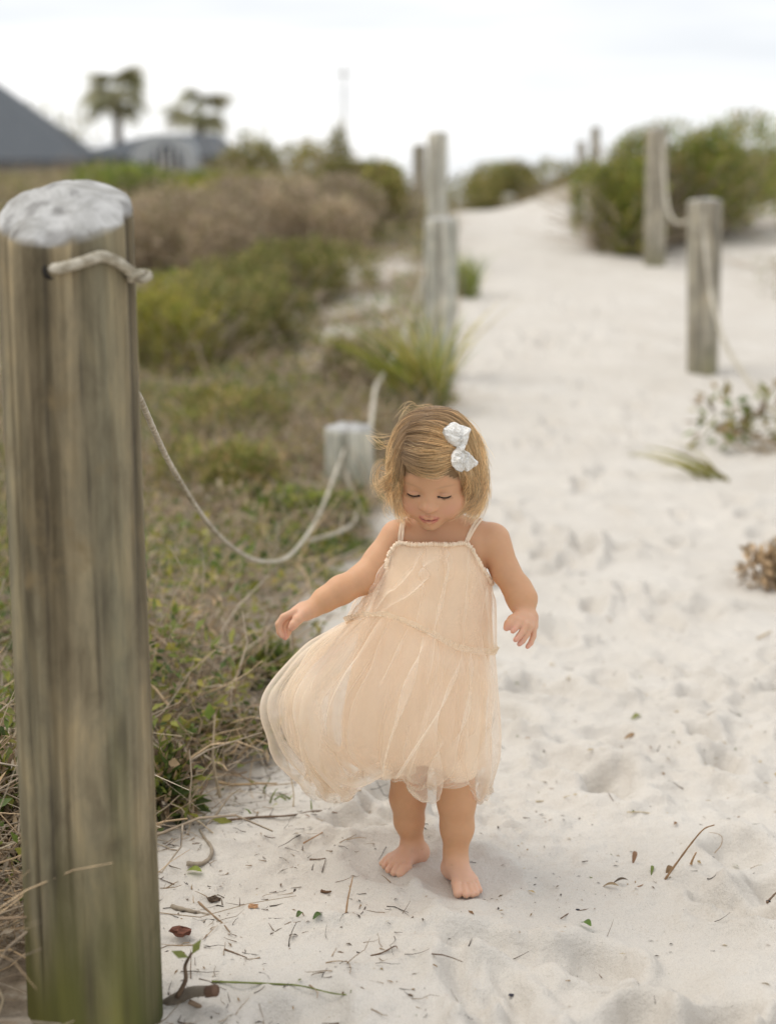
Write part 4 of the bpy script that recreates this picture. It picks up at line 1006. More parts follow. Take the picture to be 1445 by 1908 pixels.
# skirt tulle, three layers with a gathered, turned hem
for q, (sc, up, sd_) in enumerate(((1.0, 0, 31), (.91, .004, 32), (.82, .010, 33))):
    hem2 = shrink(HEM, .985, -.004); rings = [SEAM, K1, K2, K3, HEM, hem2]
    G = loft(rings, 104); cen = G.mean(1, keepdims=True); G = cen + (G - cen) * np.array([sc, sc, 1]); G[..., 2] += up * np.linspace(0, 1, 104)[:, None]
    amp = np.interp(np.linspace(0, 1, 104), [0, .05, .25, .6, .8, .9, 1], [.0022, .0036, .0068, .0085, .0085, .0075, .0045])
    G = fold(G, amp, [(9, 1.25), (16, 1.0), (27, .5)] if q == 0 else [(8, 1.2), (14, .9)], sd_, 1.6, big=[(-58, -104, 6, .024), (-46, -78, 5, .020), (-85, -108, 5, .018), (-115, -128, 6, .016), (-30, -42, 4.5, .012), (-140, -146, 6, .014)] if q == 0 else [(-70, -92, 8, .010), (-140, -150, 8, .010)])
    # crumpled edge near the hem
    nv = len(G); vv = np.linspace(0, 1, nv)[:, None]; cr = sstep(.70, .95, vv)
    G[..., 2] += cr * .020 * fbm(np.cos(TH[None]) * 5 + sd_, np.sin(TH[None]) * 5, sd_ + 9, 2) + cr * .020 * fbm(TH[None] * 7 + sd_, vv * 9, sd_ + 5, 3); G[..., 1] += cr * .009 * fbm(TH[None] * 9, vv * 10 + sd_, sd_ + 6, 3); G[..., 0] += cr * .008 * fbm(TH[None] * 8 + 4, vv * 8, sd_ + 8, 3)
    V, F = sheet(G); dpart('skirt_tulle', V, F, TULLE)
# gathered bands
def band(name, R_, r, seed, wave=95, par=None):
    P = np.vstack([R_, R_[:1]]); n = len(P); P = P.copy()
    idx = np.linspace(0, NT, 1200); P = np.stack([np.interp(idx, np.arange(n), P[:, i]) for i in range(3)], 1); th = idx / NT * 2 * math.pi
    P = push_out(P, r * .7) if name == 'neckline_band' else P
    sides = 8; a = np.arange(sides) * 2 * math.pi / sides
    mod = 1 + .17 * np.sin(wave * th + 4 * np.sin(th * 11 + seed) + 2 * np.sin(th * 29))[:, None] * (1 + .5 * np.cos(a)[None]) + .34 * (hash2(np.arange(len(th)) // 3, np.zeros(len(th)), seed) - .5)[:, None]
    V, F = tube(P, r, sides, False, mod); return dpart(name, V, F, TRIM, par)
band('neckline_band', TOP, .0040, 3)
band('seam_cord', SEAM + (SEAM - SEAM.mean(0)) * .015, .0017, 5, 140)
# standing ruffle on the seam
rg = np.random.default_rng(9); G = []
c_ = SEAM.mean(0); outw = (SEAM - c_) * np.array([1, 1, 0]); outw /= np.linalg.norm(outw, axis=1, keepdims=True)
TNs = np.roll(SEAM, -1, 0) - np.roll(SEAM, 1, 0); TNs /= np.linalg.norm(TNs, axis=1, keepdims=True)
for k, hgt in enumerate((0, .35, .7, 1)):
    ph = TH * 62 + 3 * np.sin(TH * 5); hh = hgt * (.0075 + .004 * vnoise(TH * 9, TH * 0, 4))
    G.append(SEAM + outw * (.003 + hgt * .0030 * np.sin(ph) + .003 * hgt)[:, None] + TNs * (hgt * .0035 * np.cos(ph * 1.0))[:, None] + np.array([0, 0, 1.]) * hh[:, None])
V, F = sheet(np.array(G)); dpart('seam_ruffle', V, F, m_tulle('ruffle_tulle', (.92, .82, .66), .55, .95, (.95, .87, .74)))
# straps: two fine ribbons on each shoulder
def strap(ctrl, back):
    P = []
    for (x, y) in ctrl:
        d = ray(x, y); co, no, ix, ds = BVH.ray_cast(Vector((0, 0, EYE)), Vector(d).normalized(), 6)
        P.append(np.array(co + no * .0015) if co is not None else at(x, y, DY - .02))
    P += [np.array(at(x, y, DY + o)) for x, y, o in back]
    P = crv(P, 60); P = push_out(P, .0016); T, A, Bn = frames(P)
    V, F = [], []
    for i, p in enumerate(P):
        co, no, ix, ds = BVH.find_nearest(Vector(p)); nn = np.array(no); sd_ = np.cross(T[i], nn); sd_ /= np.linalg.norm(sd_) + 1e-9
        V += [p + sd_ * .0022 + nn * .0002, p + nn * .0009, p - sd_ * .0022 + nn * .0002]
        if i < 59: F += [[3*i, 3*i + 1, 3*i + 4, 3*i + 3], [3*i + 1, 3*i + 2, 3*i + 5, 3*i + 4]]
    dpart('strap', np.array(V), np.array(F), TRIM)
strap([(743, 1010), (744, 995), (747, 978), (750, 964)], [(757, 958, .02), (770, 985, .05), (778, 1020, .055)])
strap([(748, 1010), (750, 992), (752, 975), (755, 962)], [(762, 957, .02), (774, 985, .05), (780, 1020, .055)])
strap([(866, 1010), (874, 992), (882, 978), (890, 968)], [(888, 966, .02), (874, 990, .05), (866, 1022, .055)])
strap([(870, 1010), (879, 993), (888, 979), (896, 970)], [(894, 968, .02), (878, 990, .05), (869, 1022, .055)])

# ------------------------------------------------------------------ hair
SHC, SHR = np.array([0, -.010, .012]), np.array([.0735, .0885, .0825])
def shell(px, py, off=0.0):
    """point of the hair shell behind that place of the photograph (its rim where the ray passes outside)"""
    d = ray(px, py); o = np.array([0, 0, EYE]); lo = h_local(o[None])[0] - SHC; ld = (HR.T @ d) / HS
    r = SHR + off; a = ((ld / r) ** 2).sum(); b = 2 * (lo * ld / r ** 2).sum(); c = ((lo / r) ** 2).sum() - 1; q = b * b - 4 * a * c
    t = (-b - math.sqrt(q)) / (2 * a) if q > 0 else -b / (2 * a)
    return o + d * t
def m_hair():
    m, nt, N, L, b = new_mat('blond_hair')
    hi = N.new('ShaderNodeHairInfo')
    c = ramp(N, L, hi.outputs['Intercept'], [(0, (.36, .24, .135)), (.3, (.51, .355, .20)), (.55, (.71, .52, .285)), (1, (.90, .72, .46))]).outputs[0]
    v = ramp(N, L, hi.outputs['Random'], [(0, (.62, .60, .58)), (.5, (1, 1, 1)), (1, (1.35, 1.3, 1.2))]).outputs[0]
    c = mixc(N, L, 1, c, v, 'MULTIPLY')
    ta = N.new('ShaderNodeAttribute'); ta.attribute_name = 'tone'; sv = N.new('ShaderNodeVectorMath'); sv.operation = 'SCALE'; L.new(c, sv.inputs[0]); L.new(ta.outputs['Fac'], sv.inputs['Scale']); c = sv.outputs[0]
    L.new(c, b.inputs['Base Color']); b.inputs['Roughness'].default_value = .38; b.inputs['Specular IOR Level'].default_value = .5
    t = N.new('ShaderNodeBsdfTranslucent'); L.new(c, t.inputs[0]); mx = N.new('ShaderNodeMixShader'); mx.inputs[0].default_value = .3
    L.new(b.outputs[0], mx.inputs[1]); L.new(t.outputs[0], mx.inputs[2]); L.new(mx.outputs[0], N['Material Output'].inputs[0])
    return m
HAIR = m_hair()
NP_ = 26
def resamp(P, n=NP_):
    P = crv(P, 80); s = np.concatenate([[0], np.cumsum(np.linalg.norm(np.diff(P, axis=0), axis=1))]); u = np.linspace(0, s[-1], n)
    return np.stack([np.interp(u, s, P[:, i]) for i in range(3)], 1)
STR, RAD, TON = [], [], []
hr = np.random.default_rng(42)
def guide(pts):
    P = []
    for q in pts:
        P.append(shell(q[0], q[1], .0) if len(q) == 2 else at(q[0], q[1], 2.595 + q[2]))
    return resamp(P)
def strands(guides, n, locks, lift=.006, curl=.004, curl_f=2.2, tipspread=.003, r=.00024, jit=.0022, floor=.0022):
    Gd = np.array([guide(g) for g in guides]); m = len(Gd) - 1; t = np.linspace(0, 1, NP_)
    hc = HC + HR @ (SHC * HS)
    lock = [(hr.random() * m, hr.random() ** 1.3 * lift, hr.random() * 6.28, hr.normal(0, 1, 3), .4 + 1.3 * hr.random(), .60 + .44 * hr.random()) for _ in range(locks)]
    per = max(1, n // locks); out = []
    for (u, lf, ph, dv, ca, le) in lock:
        tone = np.clip(hr.normal(1.0, .20), .55, 1.5)
        for _ in range(per):
            uu = np.clip(u + hr.normal(0, .055), 0, m); k = min(int(uu), m - 1); f = uu - k
            P = Gd[k] * (1 - f) + Gd[k + 1] * f
            l = le * (.92 + .12 * hr.random()); idx = np.linspace(0, min(l, 1.0) * (NP_ - 1), NP_); P = np.stack([np.interp(idx, np.arange(NP_), P[:, i]) for i in range(3)], 1)
            nrm = P - hc; nrm /= np.linalg.norm(nrm, axis=1, keepdims=True)
            P = P + nrm * ((lf + hr.random() * .0022) * np.sin(np.pi * np.clip(t * .8 + .08, 0, 1)) ** .7)[:, None]
            T = np.gradient(P, axis=0); T /= np.linalg.norm(T, axis=1, keepdims=True) + 1e-9; S_ = np.cross(T, nrm)
            p2 = ph + hr.normal(0, .35); am = curl * ca * t ** 2.2
            P = P + S_ * (am * np.sin(curl_f * 6.28 * t + p2))[:, None] + nrm * (am * .8 * np.cos(curl_f * 6.28 * t + p2))[:, None]
            a, b = hr.normal(0, jit, 3), hr.normal(0, tipspread, 3); P = P + a[None] * (1 - t[:, None]) * .5 + b[None] * t[:, None] ** 1.5 + a[None] * .5 * np.sin(3.1 * t)[:, None]
            P = P + dv[None] * .0012 * np.sin(2.5 * t + ph)[:, None]
            out.append(P); TON.append(tone)
    out = np.array(out); sh = out.shape
    out = push_out(out.reshape(-1, 3), floor).reshape(sh); STR.append(out); RAD.append(np.full(len(out), r))
# combed from the parting across the forehead to the bow, then hanging below it
tail = [(858, 868), (869, 888)]
strands([[(764, 796), (792, 790), (828, 806), (849, 828)] + tail, [(760, 812), (790, 810), (822, 820), (848, 833)] + tail, [(757, 828), (790, 832), (820, 835), (849, 838)] + tail,
         [(754, 842), (786, 853), (820, 850), (849, 843)] + tail, [(752, 852), (784, 864), (816, 863), (848, 848)] + tail, [(752, 858), (778, 871), (812, 874), (838, 862), (850, 852)] + tail], 3600, 150, .0075, .004, 1.4, .004)
strands([[(845, 845), (855, 870), (861, 893), (864, 915), (860, 938), (850, 958, -.03)], [(848, 840), (862, 868), (873, 895), (877, 920), (872, 942), (858, 962, -.03)], [(850, 842), (866, 872), (880, 900), (884, 924), (880, 944), (872, 958)]], 1000, 60, .004, .009, 1.6, .006)
# short fine hair at the hairline
strands([[(752, 856), (770, 872), (795, 880), (820, 878), (840, 868)], [(754, 862), (768, 876), (792, 884), (815, 884), (835, 876)]], 260, 40, .002, .002, 1.0, .004, .00016)
# over the crown to the right side
strands([[(765, 794), (812, 792), (848, 815), (863, 850), (877, 888), (883, 920), (876, 944), (864, 960, -.02)], [(772, 784), (820, 782), (858, 808), (875, 850), (886, 892), (889, 922), (882, 946), (868, 962)],
         [(784, 773), (830, 772), (866, 800), (882, 850), (892, 890), (889, 922), (880, 944), (868, 958)], [(800, 768), (846, 777), (880, 815), (892, 858), (893, 890), (895, 912), (890, 936), (880, 950)],
         [(812, 767), (858, 785), (888, 830), (894, 868), (891, 900), (888, 925), (882, 945), (870, 962, .02)]], 2900, 130, .005, .009, 1.5, .006)
# left of the parting, down into loose curls
strands([[(752, 850), (750, 868), (749, 890), (749, 915), (746, 938), (751, 956), (757, 974)], [(755, 835), (748, 855), (745, 880), (746, 905), (744, 930), (746, 948), (752, 962)],
         [(758, 818), (747, 838), (741, 862), (741, 886), (741, 906), (738, 926), (744, 945)], [(762, 802), (749, 822), (740, 850), (738, 880), (738, 904), (734, 920), (740, 938)],
         [(768, 790), (751, 808), (738, 838), (736, 872), (737, 900), (740, 924), (748, 948)], [(785, 772), (757, 788), (739, 820), (735, 856), (736, 888), (734, 910), (742, 930)],
         [(800, 767), (767, 775), (744, 803), (736, 840), (736, 876), (737, 905), (746, 935)]], 3300, 130, .005, .007, 1.9, .005)
strands([[(756, 835), (746, 855), (741, 880), (738, 905), (728, 926), (718, 940), (722, 952)], [(760, 815), (746, 838), (737, 862), (732, 888), (716, 904), (704, 895), (706, 878)], [(768, 795), (746, 815), (735, 850), (728, 882), (712, 900), (700, 912), (712, 930)], [(752, 850), (746, 872), (741, 898), (733, 920), (724, 936), (735, 952), (742, 962)]], 420, 42, .003, .011, 2.0, .006, .00018)
# back of the head, falling to the nape
def back_hair():
    out = []; t = np.linspace(0, 1, NP_)
    for _ in range(3200):
        a = hr.uniform(-1.9, 1.9); ca, sa = math.cos(a), math.sin(a)          # around the back, 0 = straight back
        l = hr.uniform(1.75, 2.25); ang = .1 + (l - .1) * t
        d = np.stack([np.sin(ang) * sa, -np.sin(ang) * ca, np.cos(ang)], 1)
        P = SHC + d * (SHR * (.97 + .07 * hr.random())); P[:, 0] += hr.normal(0, .003); k = t ** 2 * .006
        P = P + np.stack([k * np.sin(9 * t + a * 7), k * np.cos(8 * t + a * 5), -.02 * t ** 4 * hr.random()], 1)
        out.append(HC + (HR @ (P * HS).T).T); TON.append(.8 + .4 * hr.random())
    out = np.array(out); sh = out.shape; out = push_out(out.reshape(-1, 3), .002).reshape(sh); STR.append(out); RAD.append(np.full(len(out), .00024))
back_hair()
# loose strands lifted by the wind
loose = [[(748, 805, -.02), (725, 812, -.01), (708, 812, 0), (690, 806, 0)], [(745, 812, -.02), (722, 824, 0), (706, 826, 0), (694, 816, 0)], [(744, 818, -.02), (718, 834, 0), (700, 822, 0), (688, 812, 0)],
         [(772, 776, 0), (758, 764, 0), (750, 770, 0), (746, 784, 0)], [(790, 767, 0), (768, 756, 0), (755, 762, 0), (748, 778, 0)], [(812, 766, 0), (800, 756, 0), (786, 758, 0), (770, 764, 0)],
         [(735, 882, 0), (712, 866, 0), (700, 880, 0), (702, 905, 0), (716, 924, 0)], [(733, 890, 0), (708, 878, 0), (698, 894, 0), (706, 918, 0), (722, 930, 0)], [(736, 900, 0), (716, 892, 0), (706, 905, 0), (712, 922, 0), (726, 932, 0)],
         [(738, 872, 0), (716, 856, 0), (702, 866, 0), (698, 886, 0), (703, 908, 0)], [(742, 915, -.02), (726, 930, 0), (720, 946, 0), (730, 958, 0), (738, 962, 0)], [(800, 800, -.07), (806, 815, -.075), (795, 830, -.08), (775, 836, -.08)],
         [(822, 818, -.078), (800, 838, -.085), (775, 840, -.085), (760, 832, -.07)]]
for g in loose:
    base = guide(g); o = []; t = np.linspace(0, 1, NP_)[:, None]
    for _ in range(9): o.append(base + hr.normal(0, .0015, 3) + hr.normal(0, .006, 3) * t + np.array([1, 0, .6]) * .004 * np.sin(4 * t + hr.random() * 6) * t)
    TON += [1.25] * len(o)
    STR.append(push_out(np.array(o).reshape(-1, 3), .003).reshape(len(o), NP_, 3)); RAD.append(np.full(len(o), .00017))
def make_hair():
    P = np.concatenate(STR).astype(np.float32); n = len(P); R_ = np.concatenate(RAD)[:, None] * np.interp(np.linspace(0, 1, NP_), [0, .1, .8, 1], [.9, 1, .9, .35])[None]
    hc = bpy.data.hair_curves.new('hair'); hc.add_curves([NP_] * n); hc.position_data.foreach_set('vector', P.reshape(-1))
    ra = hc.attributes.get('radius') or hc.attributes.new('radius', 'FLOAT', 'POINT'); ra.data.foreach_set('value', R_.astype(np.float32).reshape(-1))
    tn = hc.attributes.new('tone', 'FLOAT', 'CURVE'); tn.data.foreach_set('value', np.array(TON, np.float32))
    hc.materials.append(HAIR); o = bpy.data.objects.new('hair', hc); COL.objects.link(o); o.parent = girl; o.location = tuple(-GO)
make_hair()
# hair mass under the strands
def hair_cap():
    u = np.linspace(0, math.pi * .80, 40); a = np.linspace(0, 2 * math.pi, 72, endpoint=False)
    U, A = np.meshgrid(u, a, indexing='ij'); P = np.stack([np.sin(U) * np.sin(A), -np.sin(U) * np.cos(A), np.cos(U)], -1) * (SHR - .0028) + SHC
    P[..., 2] -= .002 * vnoise(A * 9, U * 3, 3)
    L_ = P.reshape(-1, 3); keep = scalp_mask(np.stack([L_[:, 0], L_[:, 1] + .004, L_[:, 2] + .001], 1)) > .5
    n, m = U.shape; i = np.arange(n - 1)[:, None] * m; j = np.arange(m)[None]; k = (j + 1) % m; F = np.stack([i + j, i + k, i + m + k, i + m + j], -1).reshape(-1, 4)
    F = F[keep[F].all(1)]; W = HC + (HR @ (L_ * HS).T).T
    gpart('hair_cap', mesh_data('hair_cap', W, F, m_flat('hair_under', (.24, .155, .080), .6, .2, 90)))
hair_cap()

# ------------------------------------------------------------------ white lace bow
def m_lace():
    m, nt, N, L, b = new_mat('white_lace')
    v = coords(N, L); vo = N.new('ShaderNodeTexVoronoi'); vo.inputs['Scale'].default_value = 260; L.new(v, vo.inputs['Vector']); n = tex_noise(N, L, 120, 4, v)
    c = ramp(N, L, n.outputs['Fac'], [(.3, (.76, .72, .65)), (.6, (.90, .885, .85))]).outputs[0]; L.new(c, b.inputs['Base Color']); b.inputs['Roughness'].default_value = .9
    b1 = bump(N, L, None, vo.outputs['Distance'], .8, .003); bump(N, L, b, n.outputs['Fac'], .7, .004, b1); return m
LACE = m_lace()
def bow():
    e = gpart('hair_bow', None); e['label'] = 'white lace bow clipped in the hair'
    c = shell(853, 836, .012); n = (HR @ ((h_local(c[None])[0] - SHC) / SHR ** 2)); n /= np.linalg.norm(n)
    def pl(px, py, lift=0):
        d = ray(px, py); o = np.array([0, 0, EYE]); t = ((c - o) @ n) / (d @ n); return o + d * t + n * lift
    def pillow(outline, knot_px, thick, seed, lift=0, name='loop'):
        O = [pl(x, y, lift) for x, y in outline]; O = np.array(O); k = len(O); ext = np.vstack([O, O[:3]])
        P = crv(np.vstack([O[-1:], O, O[:2]]), 20 * (k + 2)); a = len(P) * 1 // (k + 2); P = P[a:-a]
        P = P[np.linspace(0, len(P) - 1, 64).astype(int)]; K = pl(*knot_px, lift); cen = P.mean(0) * .75 + K * .25
        ang = np.arange(64) / 64 * 6.28; V = []; m = 0
        for side in (1, -1):
            for s in (1, .93, .8, .6, .35, .1):
                h = thick * math.sqrt(max(0, 1 - s ** 2.4)) * side
                ridge = 1 + .30 * np.sin(ang * 6 + seed * 2 + 1.2 * np.sin(ang * 2)) * (s * (1 - s) * 4)
                V.append(cen + (P - cen) * s + n * (h * ridge)[:, None] + n * (.0010 * np.sin(ang * 11 + seed))[:, None] * s); m += 1
        V = np.array(V); F = []
        def strip(a, b, rev):
            for j in range(64):
                f = [a * 64 + j, a * 64 + (j + 1) % 64, b * 64 + (j + 1) % 64, b * 64 + j]; F.append(f[::-1] if rev else f)
        for i in range(5): strip(i, i + 1, False); strip(6 + i, 7 + i, True)
        V = V.reshape(-1, 3)
        F += [list(range(5 * 64, 6 * 64)), list(range(12 * 64 - 1, 11 * 64 - 1, -1))]
        # close the rim
        for j in range(64): F.append([6 * 64 + j, 6 * 64 + (j + 1) % 64, (j + 1) % 64, j])
        obj(name, mesh_data(name, V, F, LACE), e)
    pillow([(849, 834), (838, 828), (827, 815), (822, 802), (830, 794), (840, 787), (856, 793), (872, 799), (869, 814), (865, 830), (857, 834)], (853, 836), .0110, 1, .004)
    pillow([(846, 838), (840, 848), (840, 862), (846, 874), (857, 880), (862, 872), (861, 858), (856, 842)], (853, 836), .0098, 2, .003)
    pillow([(855, 836), (866, 840), (878, 851), (890, 864), (880, 872), (869, 879), (862, 868), (858, 852)], (853, 836), .0090, 3, .0, 'tail')
    K = pl(853, 836, .008); P = crv([K - HX * .002 + HU * .0045, K, K + HX * .003 - HU * .0045], 12); V, F = tube(P, [.002, .005, .0066, .0075, .008, .0082, .0082, .008, .0075, .0066, .005, .002], 18); obj('knot', mesh_data('knot', V, F, LACE), e)
bow()

# ------------------------------------------------------------------ litter on the sand
def fz(x, y): return gz(x, y, True)
def debris(name, label, n, seed, region, size, pal, kind):
    rg = np.random.default_rng(seed); X, Y = [], []
    while len(X) < n:
        x, y = region(rg)
        if any(math.hypot(x - q[0][0], y - q[0][1] - .03) < .085 for q in FEET): continue
        X.append(x); Y.append(y)
    X, Y = np.array(X), np.array(Y); Z = terrain(X, Y, True) + .0015; P = np.stack([X, Y, Z], 1); a = rg.random(n) * 6.283
    col = pal[rg.integers(0, len(pal), n)] * (1 + rg.normal(0, .2, (n, 1))).clip(.4, 1.8); D = np.stack([np.cos(a), np.sin(a), rg.normal(.05, .12, n)], 1)
    if kind == 'flake':
        ln = size * (.3 + 1.2 * rg.random(n) ** 2); v, f, c = leaf_arrays(P, D, np.array([0, 0, 1.]) + rg.normal(0, .35, (n, 3)), ln, ln * (.18 + .25 * rg.random(n)), col, .08, .05)
    else:
        ln = size * (.3 + 1.3 * rg.random(n) ** 2); v, f, c, _ = twig_arrays(P, D, ln, .0006 + .0008 * rg.random(n) ** 2, col, 3, .18, 0, 4, rg)
        v[:, 2] = np.maximum(v[:, 2], terrain(v[:, 0], v[:, 1], True) + .0006)
    obj(name, mesh_data(name, v, f, LEAF if kind == 'flake' else TWIG, c), kind='stuff', label=label, category='litter')
DARK = np.array([(.07, .055, .045), (.14, .10, .07), (.22, .16, .10), (.30, .21, .12), (.10, .085, .07)])
MIXD = np.array([(.13, .15, .05), (.32, .24, .12), (.25, .15, .08), (.42, .34, .20), (.10, .08, .06)])
def edge_reg(rg):
    y = 1.95 + 1.9 * rg.random() ** 1.2; return xleft(y) - .05 + .50 * rg.random() ** 1.8, y
def path_reg(rg):
    y = 1.95 + 3.2 * rg.random() ** 1.3; x = -.35 + 1.9 * rg.random()
    return x, y
def right_reg(rg): return .30 + .17 * rg.normal(), 2.62 + .22 * rg.normal()
def right2_reg(rg): return .62 + .30 * rg.normal(), 3.15 + .45 * rg.normal()
debris('plant_litter', 'dark plant crumbs strewn along the left path edge', 620, 1, edge_reg, .010, DARK, 'flake')
debris('twig_litter', 'fine dark twig bits along the left path edge', 620, 2, edge_reg, .040, DARK, 'twig')
debris('leaf_litter', 'small dry leaf bits scattered over the sand path', 420, 3, path_reg, .011, MIXD, 'flake')
debris('stem_litter', 'tiny broken stems scattered over the sand path', 240, 4, path_reg, .026, DARK, 'twig')
debris('plant_litter', 'dark crumbs gathered round the bent stalk', 170, 5, right_reg, .009, DARK, 'flake')
debris('leaf_litter', 'olive and brown leaf bits on the sand right of the child', 230, 6, right2_reg, .015, MIXD, 'flake')
def gpt(px, py, h=.0):
    p = gp(px, py, 0.0); p = gp(px, py, fz(p[0], p[1])); p[2] += h; return p
def twig(label, pts, r, col, name='twig', hs=None, cat='twig', fork=None):
    """a single stick lying on, or standing in, the sand; pts in the photograph, hs heights of each point above the sand"""
    P = []
    base = gpt(*pts[0])
    for i, q in enumerate(pts):
        h = hs[i] if hs else .002
        if h > .004:                                     # standing: keep the distance of its foot
            Y = base[1]; p = at(q[0], q[1], Y)
        else: p = gpt(q[0], q[1], r * .7)
        P.append(p)
    P = crv(P, max(12, 5 * len(P))); n = len(P); V, F = tube(P, r * np.linspace(1.1, .55, n) * (1 + .12 * np.sin(np.arange(n) * 1.7)), 7)
    o = np.array(P[0]); V = V - o
    C = np.tile(col, (len(V), 1)) * (1 + .25 * (hash2(np.arange(len(V)), np.zeros(len(V)), 3)[:, None] - .5))
    return obj(name, mesh_data(name, V, F, TWIG, C), None, tuple(o), label=label, category=cat)
TAN, BRN, GRN, GRY = (.36, .25, .15), (.15, .10, .065), (.16, .19, .06), (.28, .24, .19)
UP = 1.0
bent = twig('bent brown dry stalk arching up from the sand at right', [(1238, 1640), (1262, 1605), (1288, 1570), (1310, 1545), (1330, 1537)], .0019, (.25, .16, .09), 'dry_stalk', [0, UP, UP, UP, UP], 'stalk')
twig('thin pale hooked stalk beside the bent brown stalk', [(1330, 1590), (1342, 1575), (1344, 1560), (1334, 1553), (1320, 1551)], .0007, TAN, 'dry_stalk', [0, UP, UP, UP, UP], 'stalk')
twig('short upright brown stub right of the bent stalk', [(1286, 1612), (1290, 1600), (1296, 1588)], .0022, (.30, .19, .10), 'dry_stalk', [0, UP, UP], 'stalk')
twig('straight tan straw standing in the sand left of the feet', [(644, 1707), (648, 1675), (657, 1634)], .0017, (.40, .26, .15), 'dry_stalk', [0, UP, UP], 'stalk')
twig('long thin straw hooking down beside the dress hem', [(546, 1504), (547, 1478), (540, 1440), (530, 1402), (522, 1375), (512, 1358), (488, 1356)], .0012, (.52, .42, .28), 'dry_stalk', [0, UP, UP, UP, UP, UP, UP], 'stalk')
twig('long dark twig lying at the scrub edge left of the feet', [(420, 1530), (480, 1524), (540, 1521), (590, 1512), (628, 1516)], .0022, BRN)
twig('crooked grey root curving out of the sand', [(348, 1612), (375, 1612), (392, 1600), (394, 1582), (380, 1562), (372, 1548)], .0042, GRY, 'root', None, 'root')
twig('reddish stem lying in the dry grass near the dress', [(565, 1572), (590, 1558), (620, 1543), (652, 1547)], .0013, (.36, .22, .12))
twig('short brown twig left of the right foot of the child', [(577, 1602), (592, 1602), (606, 1600)], .0014, BRN)
twig('dark curved twig lying below the standing straw', [(690, 1782), (712, 1776), (735, 1764), (740, 1768)], .0013, BRN)
twig('brown stick on the sand below the grass sprig', [(598, 1662), (608, 1664), (617, 1663)], .0028, (.12, .07, .04))
twig('thin brown twig angled beside the foreground post', [(370, 1682), (395, 1705), (415, 1722), (428, 1738)], .0018, (.24, .17, .11))
twig('thick grey twig lying beside the foreground post', [(320, 1692), (345, 1698), (372, 1704), (388, 1707)], .0040, GRY)
twig('dark twig fragment in the sand right of the post', [(418, 1770), (440, 1778), (460, 1786)], .0016, BRN)
twig('long green stem lying across the bottom sand', [(395, 1830), (450, 1832), (520, 1835), (560, 1838), (620, 1852), (662, 1856)], .0016, GRN, 'green_stem', None, 'stem')
twig('brown straw across the leaf heap at right', [(1130, 1664), (1160, 1660), (1190, 1652), (1204, 1646)], .0013, (.30, .18, .10))
twig('dark stem with a berry under the heap at right', [(1044, 1712), (1060, 1702), (1080, 1697), (1096, 1694)], .0010, BRN)
twig('dark stem leaving the picture at the right edge', [(1428, 1683), (1436, 1674), (1450, 1660), (1470, 1648)], .0020, BRN)
twig('pale straw lying across the sand right of the dress', [(998, 1494), (1030, 1492), (1060, 1483)], .0013, (.50, .42, .28))
twig('second pale straw lying flat right of the dress', [(1168, 1514), (1195, 1514), (1225, 1518), (1244, 1515)], .0012, (.50, .42, .28))
twig('straw coloured stalk entering at the right edge', [(1408, 1192), (1430, 1180), (1462, 1166)], .0022, (.42, .31, .16), 'dry_stalk')
def broken_branch():
    e = empty('broken_branch', tuple(gpt(352, 1868)), 'blurred broken branch stub at the foot of the foreground post', 'branch')
    o = np.array(e.location)
    def seg(name, pts, r, col):
        P = crv([at(x, y, o[1] + dy) for x, y, dy in pts], 14) - o; V, F = tube(P, np.linspace(r[0], r[1], 14), 10); obj(name, mesh_data(name, V, F, BARK, np.tile(col, (len(V), 1))), e)
    seg('stem', [(305, 1876, .02), (335, 1858, .01), (360, 1848, 0), (395, 1846, -.01)], (.010, .0075), (.17, .145, .115))
    seg('cut_end', [(386, 1848, -.012), (398, 1846, -.016), (402, 1846, -.018)], (.0085, .0092), (.13, .08, .055))
    seg('side_twig', [(330, 1858, .0), (346, 1826, 0), (345, 1800, .01), (357, 1776, 0)], (.004, .002), (.13, .09, .06))
    seg('side_twig', [(352, 1866, 0), (395, 1886, 0), (440, 1905, -.02)], (.004, .002), (.22, .16, .11))
    for x, y, dx in ((352, 1784, -26), (358, 1778, 6)):
        p = at(x, y, o[1]) - o; v, f, c = leaf_arrays(np.array([p]), np.array([[dx / 30, 0, .35]]), np.array([[0, -1., .4]]), .028, .012, np.array([(.22, .25, .08)])); obj('leaf', mesh_data('leaf', v, f, LEAF, c), e)
broken_branch()
def chunk(label, px, py, size, col, seed, name='bark_chip', cat='bark'):
    rg = np.random.default_rng(seed); p = gpt(px, py); u = np.linspace(0, math.pi, 7); a = np.linspace(0, 6.283, 10, endpoint=False)
    U, A = np.meshgrid(u, a, indexing='ij'); V = np.stack([np.sin(U) * np.cos(A), np.sin(U) * np.sin(A) * .6, np.cos(U) * .55], -1) * size * (1 + .75 * (rg.random(U.shape) - .5))[..., None] * np.array([1, 1, .8])
    V[..., 2] += size * .4; n, m = U.shape; i = np.arange(n - 1)[:, None] * m; j = np.arange(m)[None]; k = (j + 1) % m
    F = np.stack([i + j, i + k, i + m + k, i + m + j], -1).reshape(-1, 4); V = V.reshape(-1, 3); obj(name, mesh_data(name, V, F, BARK, np.tile(col, (len(V), 1)) * (.6 + .8 * rg.random((len(V), 1))), smooth=(name != 'bark_chip')), None, tuple(p), label=label, category=cat)
chunk('reddish brown bark chunk beside the foreground post', 338, 1742, .016, (.15, .065, .045), 1)
chunk('dark broken wood chip on the sand near the post', 398, 1680, .011, (.10, .07, .05), 2)
chunk('orange tan bark chip lying on the sand', 472, 1692, .0085, (.46, .27, .15), 3)
chunk('small black berry near the fallen green leaf', 1075, 1697, .0038, (.03, .03, .04), 4, 'berry', 'berry')
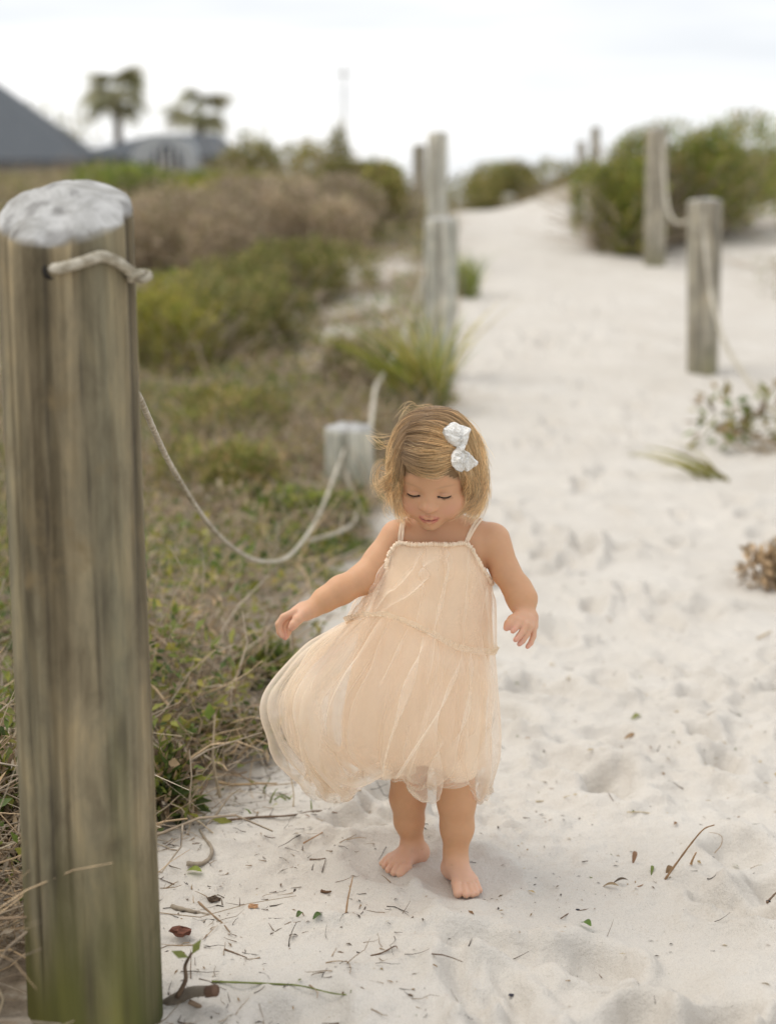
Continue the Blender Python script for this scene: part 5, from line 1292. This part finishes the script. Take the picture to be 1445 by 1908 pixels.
chunk('small black berry at the right edge stem', 1430, 1681, .0040, (.03, .03, .04), 5, 'berry', 'berry')
chunk('dark seed lying alone in the lower sand', 952, 1856, .0042, (.04, .04, .06), 6, 'seed', 'seed')
chunk('brown nut at the bottom right of the sand', 1406, 1887, .0055, (.16, .10, .08), 7, 'seed', 'seed')
def leaf(label, px, py, ln, wd, ang, col, tilt=.15):
    p = gpt(px, py, .003); n = 9; V, F = [], []
    for i in range(n):
        t = i / (n - 1); w_ = wd * math.sin(math.pi * min(1, t * .93 + .05)) ** .8 * .5; z = .006 * math.sin(t * 3) + tilt * ln * t
        V += [(ln * t, w_, z + .25 * w_), (ln * t, 0, z), (ln * t, -w_, z + .25 * w_)]
        if i < n - 1: F += [[3*i, 3*i + 3, 3*i + 4, 3*i + 1], [3*i + 1, 3*i + 4, 3*i + 5, 3*i + 2]]
    o = obj('fallen_leaf', mesh_data('fallen_leaf', np.array(V), F, LEAF, np.tile(col, (len(V), 1))), None, tuple(p), label=label, category='leaf', group='leaves lying on the sand'); o.rotation_euler = (.2, 0, math.radians(ang))
leaf('fresh green leaf lying on the open sand at lower right', 1084, 1722, .026, .013, -62, (.10, .17, .035))
leaf('green leaf lying at the litter edge near the post', 348, 1626, .032, .015, -25, (.22, .27, .06))
leaf('small dark green leaf left of the standing straw', 552, 1714, .017, .009, 60, (.08, .13, .04))
leaf('small dark green leaf beside the standing straw', 583, 1716, .018, .010, 40, (.08, .13, .04))
leaf('olive leaf on the sand far right of the dress', 1176, 1342, .026, .012, 30, (.20, .22, .05))
leaf('curled brown leaf on the sand right of the dress', 1162, 1380, .030, .013, 10, (.30, .20, .11), .3)
leaf('brown leaf standing left of the bent stalk', 1178, 1612, .018, .009, 80, (.22, .13, .08), .9)
leaf('small green leaf left of the bent stalk', 1212, 1634, .016, .006, 85, (.16, .20, .06), .7)
leaf('brown dry leaf at the foot of the bent stalk', 1240, 1634, .020, .010, 60, (.20, .13, .07), .5)
leaf('dark dry leaf in the heap right of the feet', 1142, 1648, .026, .007, 5, (.09, .065, .045))
leaf('pale brown leaf under the straw heap at right', 1122, 1655, .028, .008, -15, (.28, .21, .13))
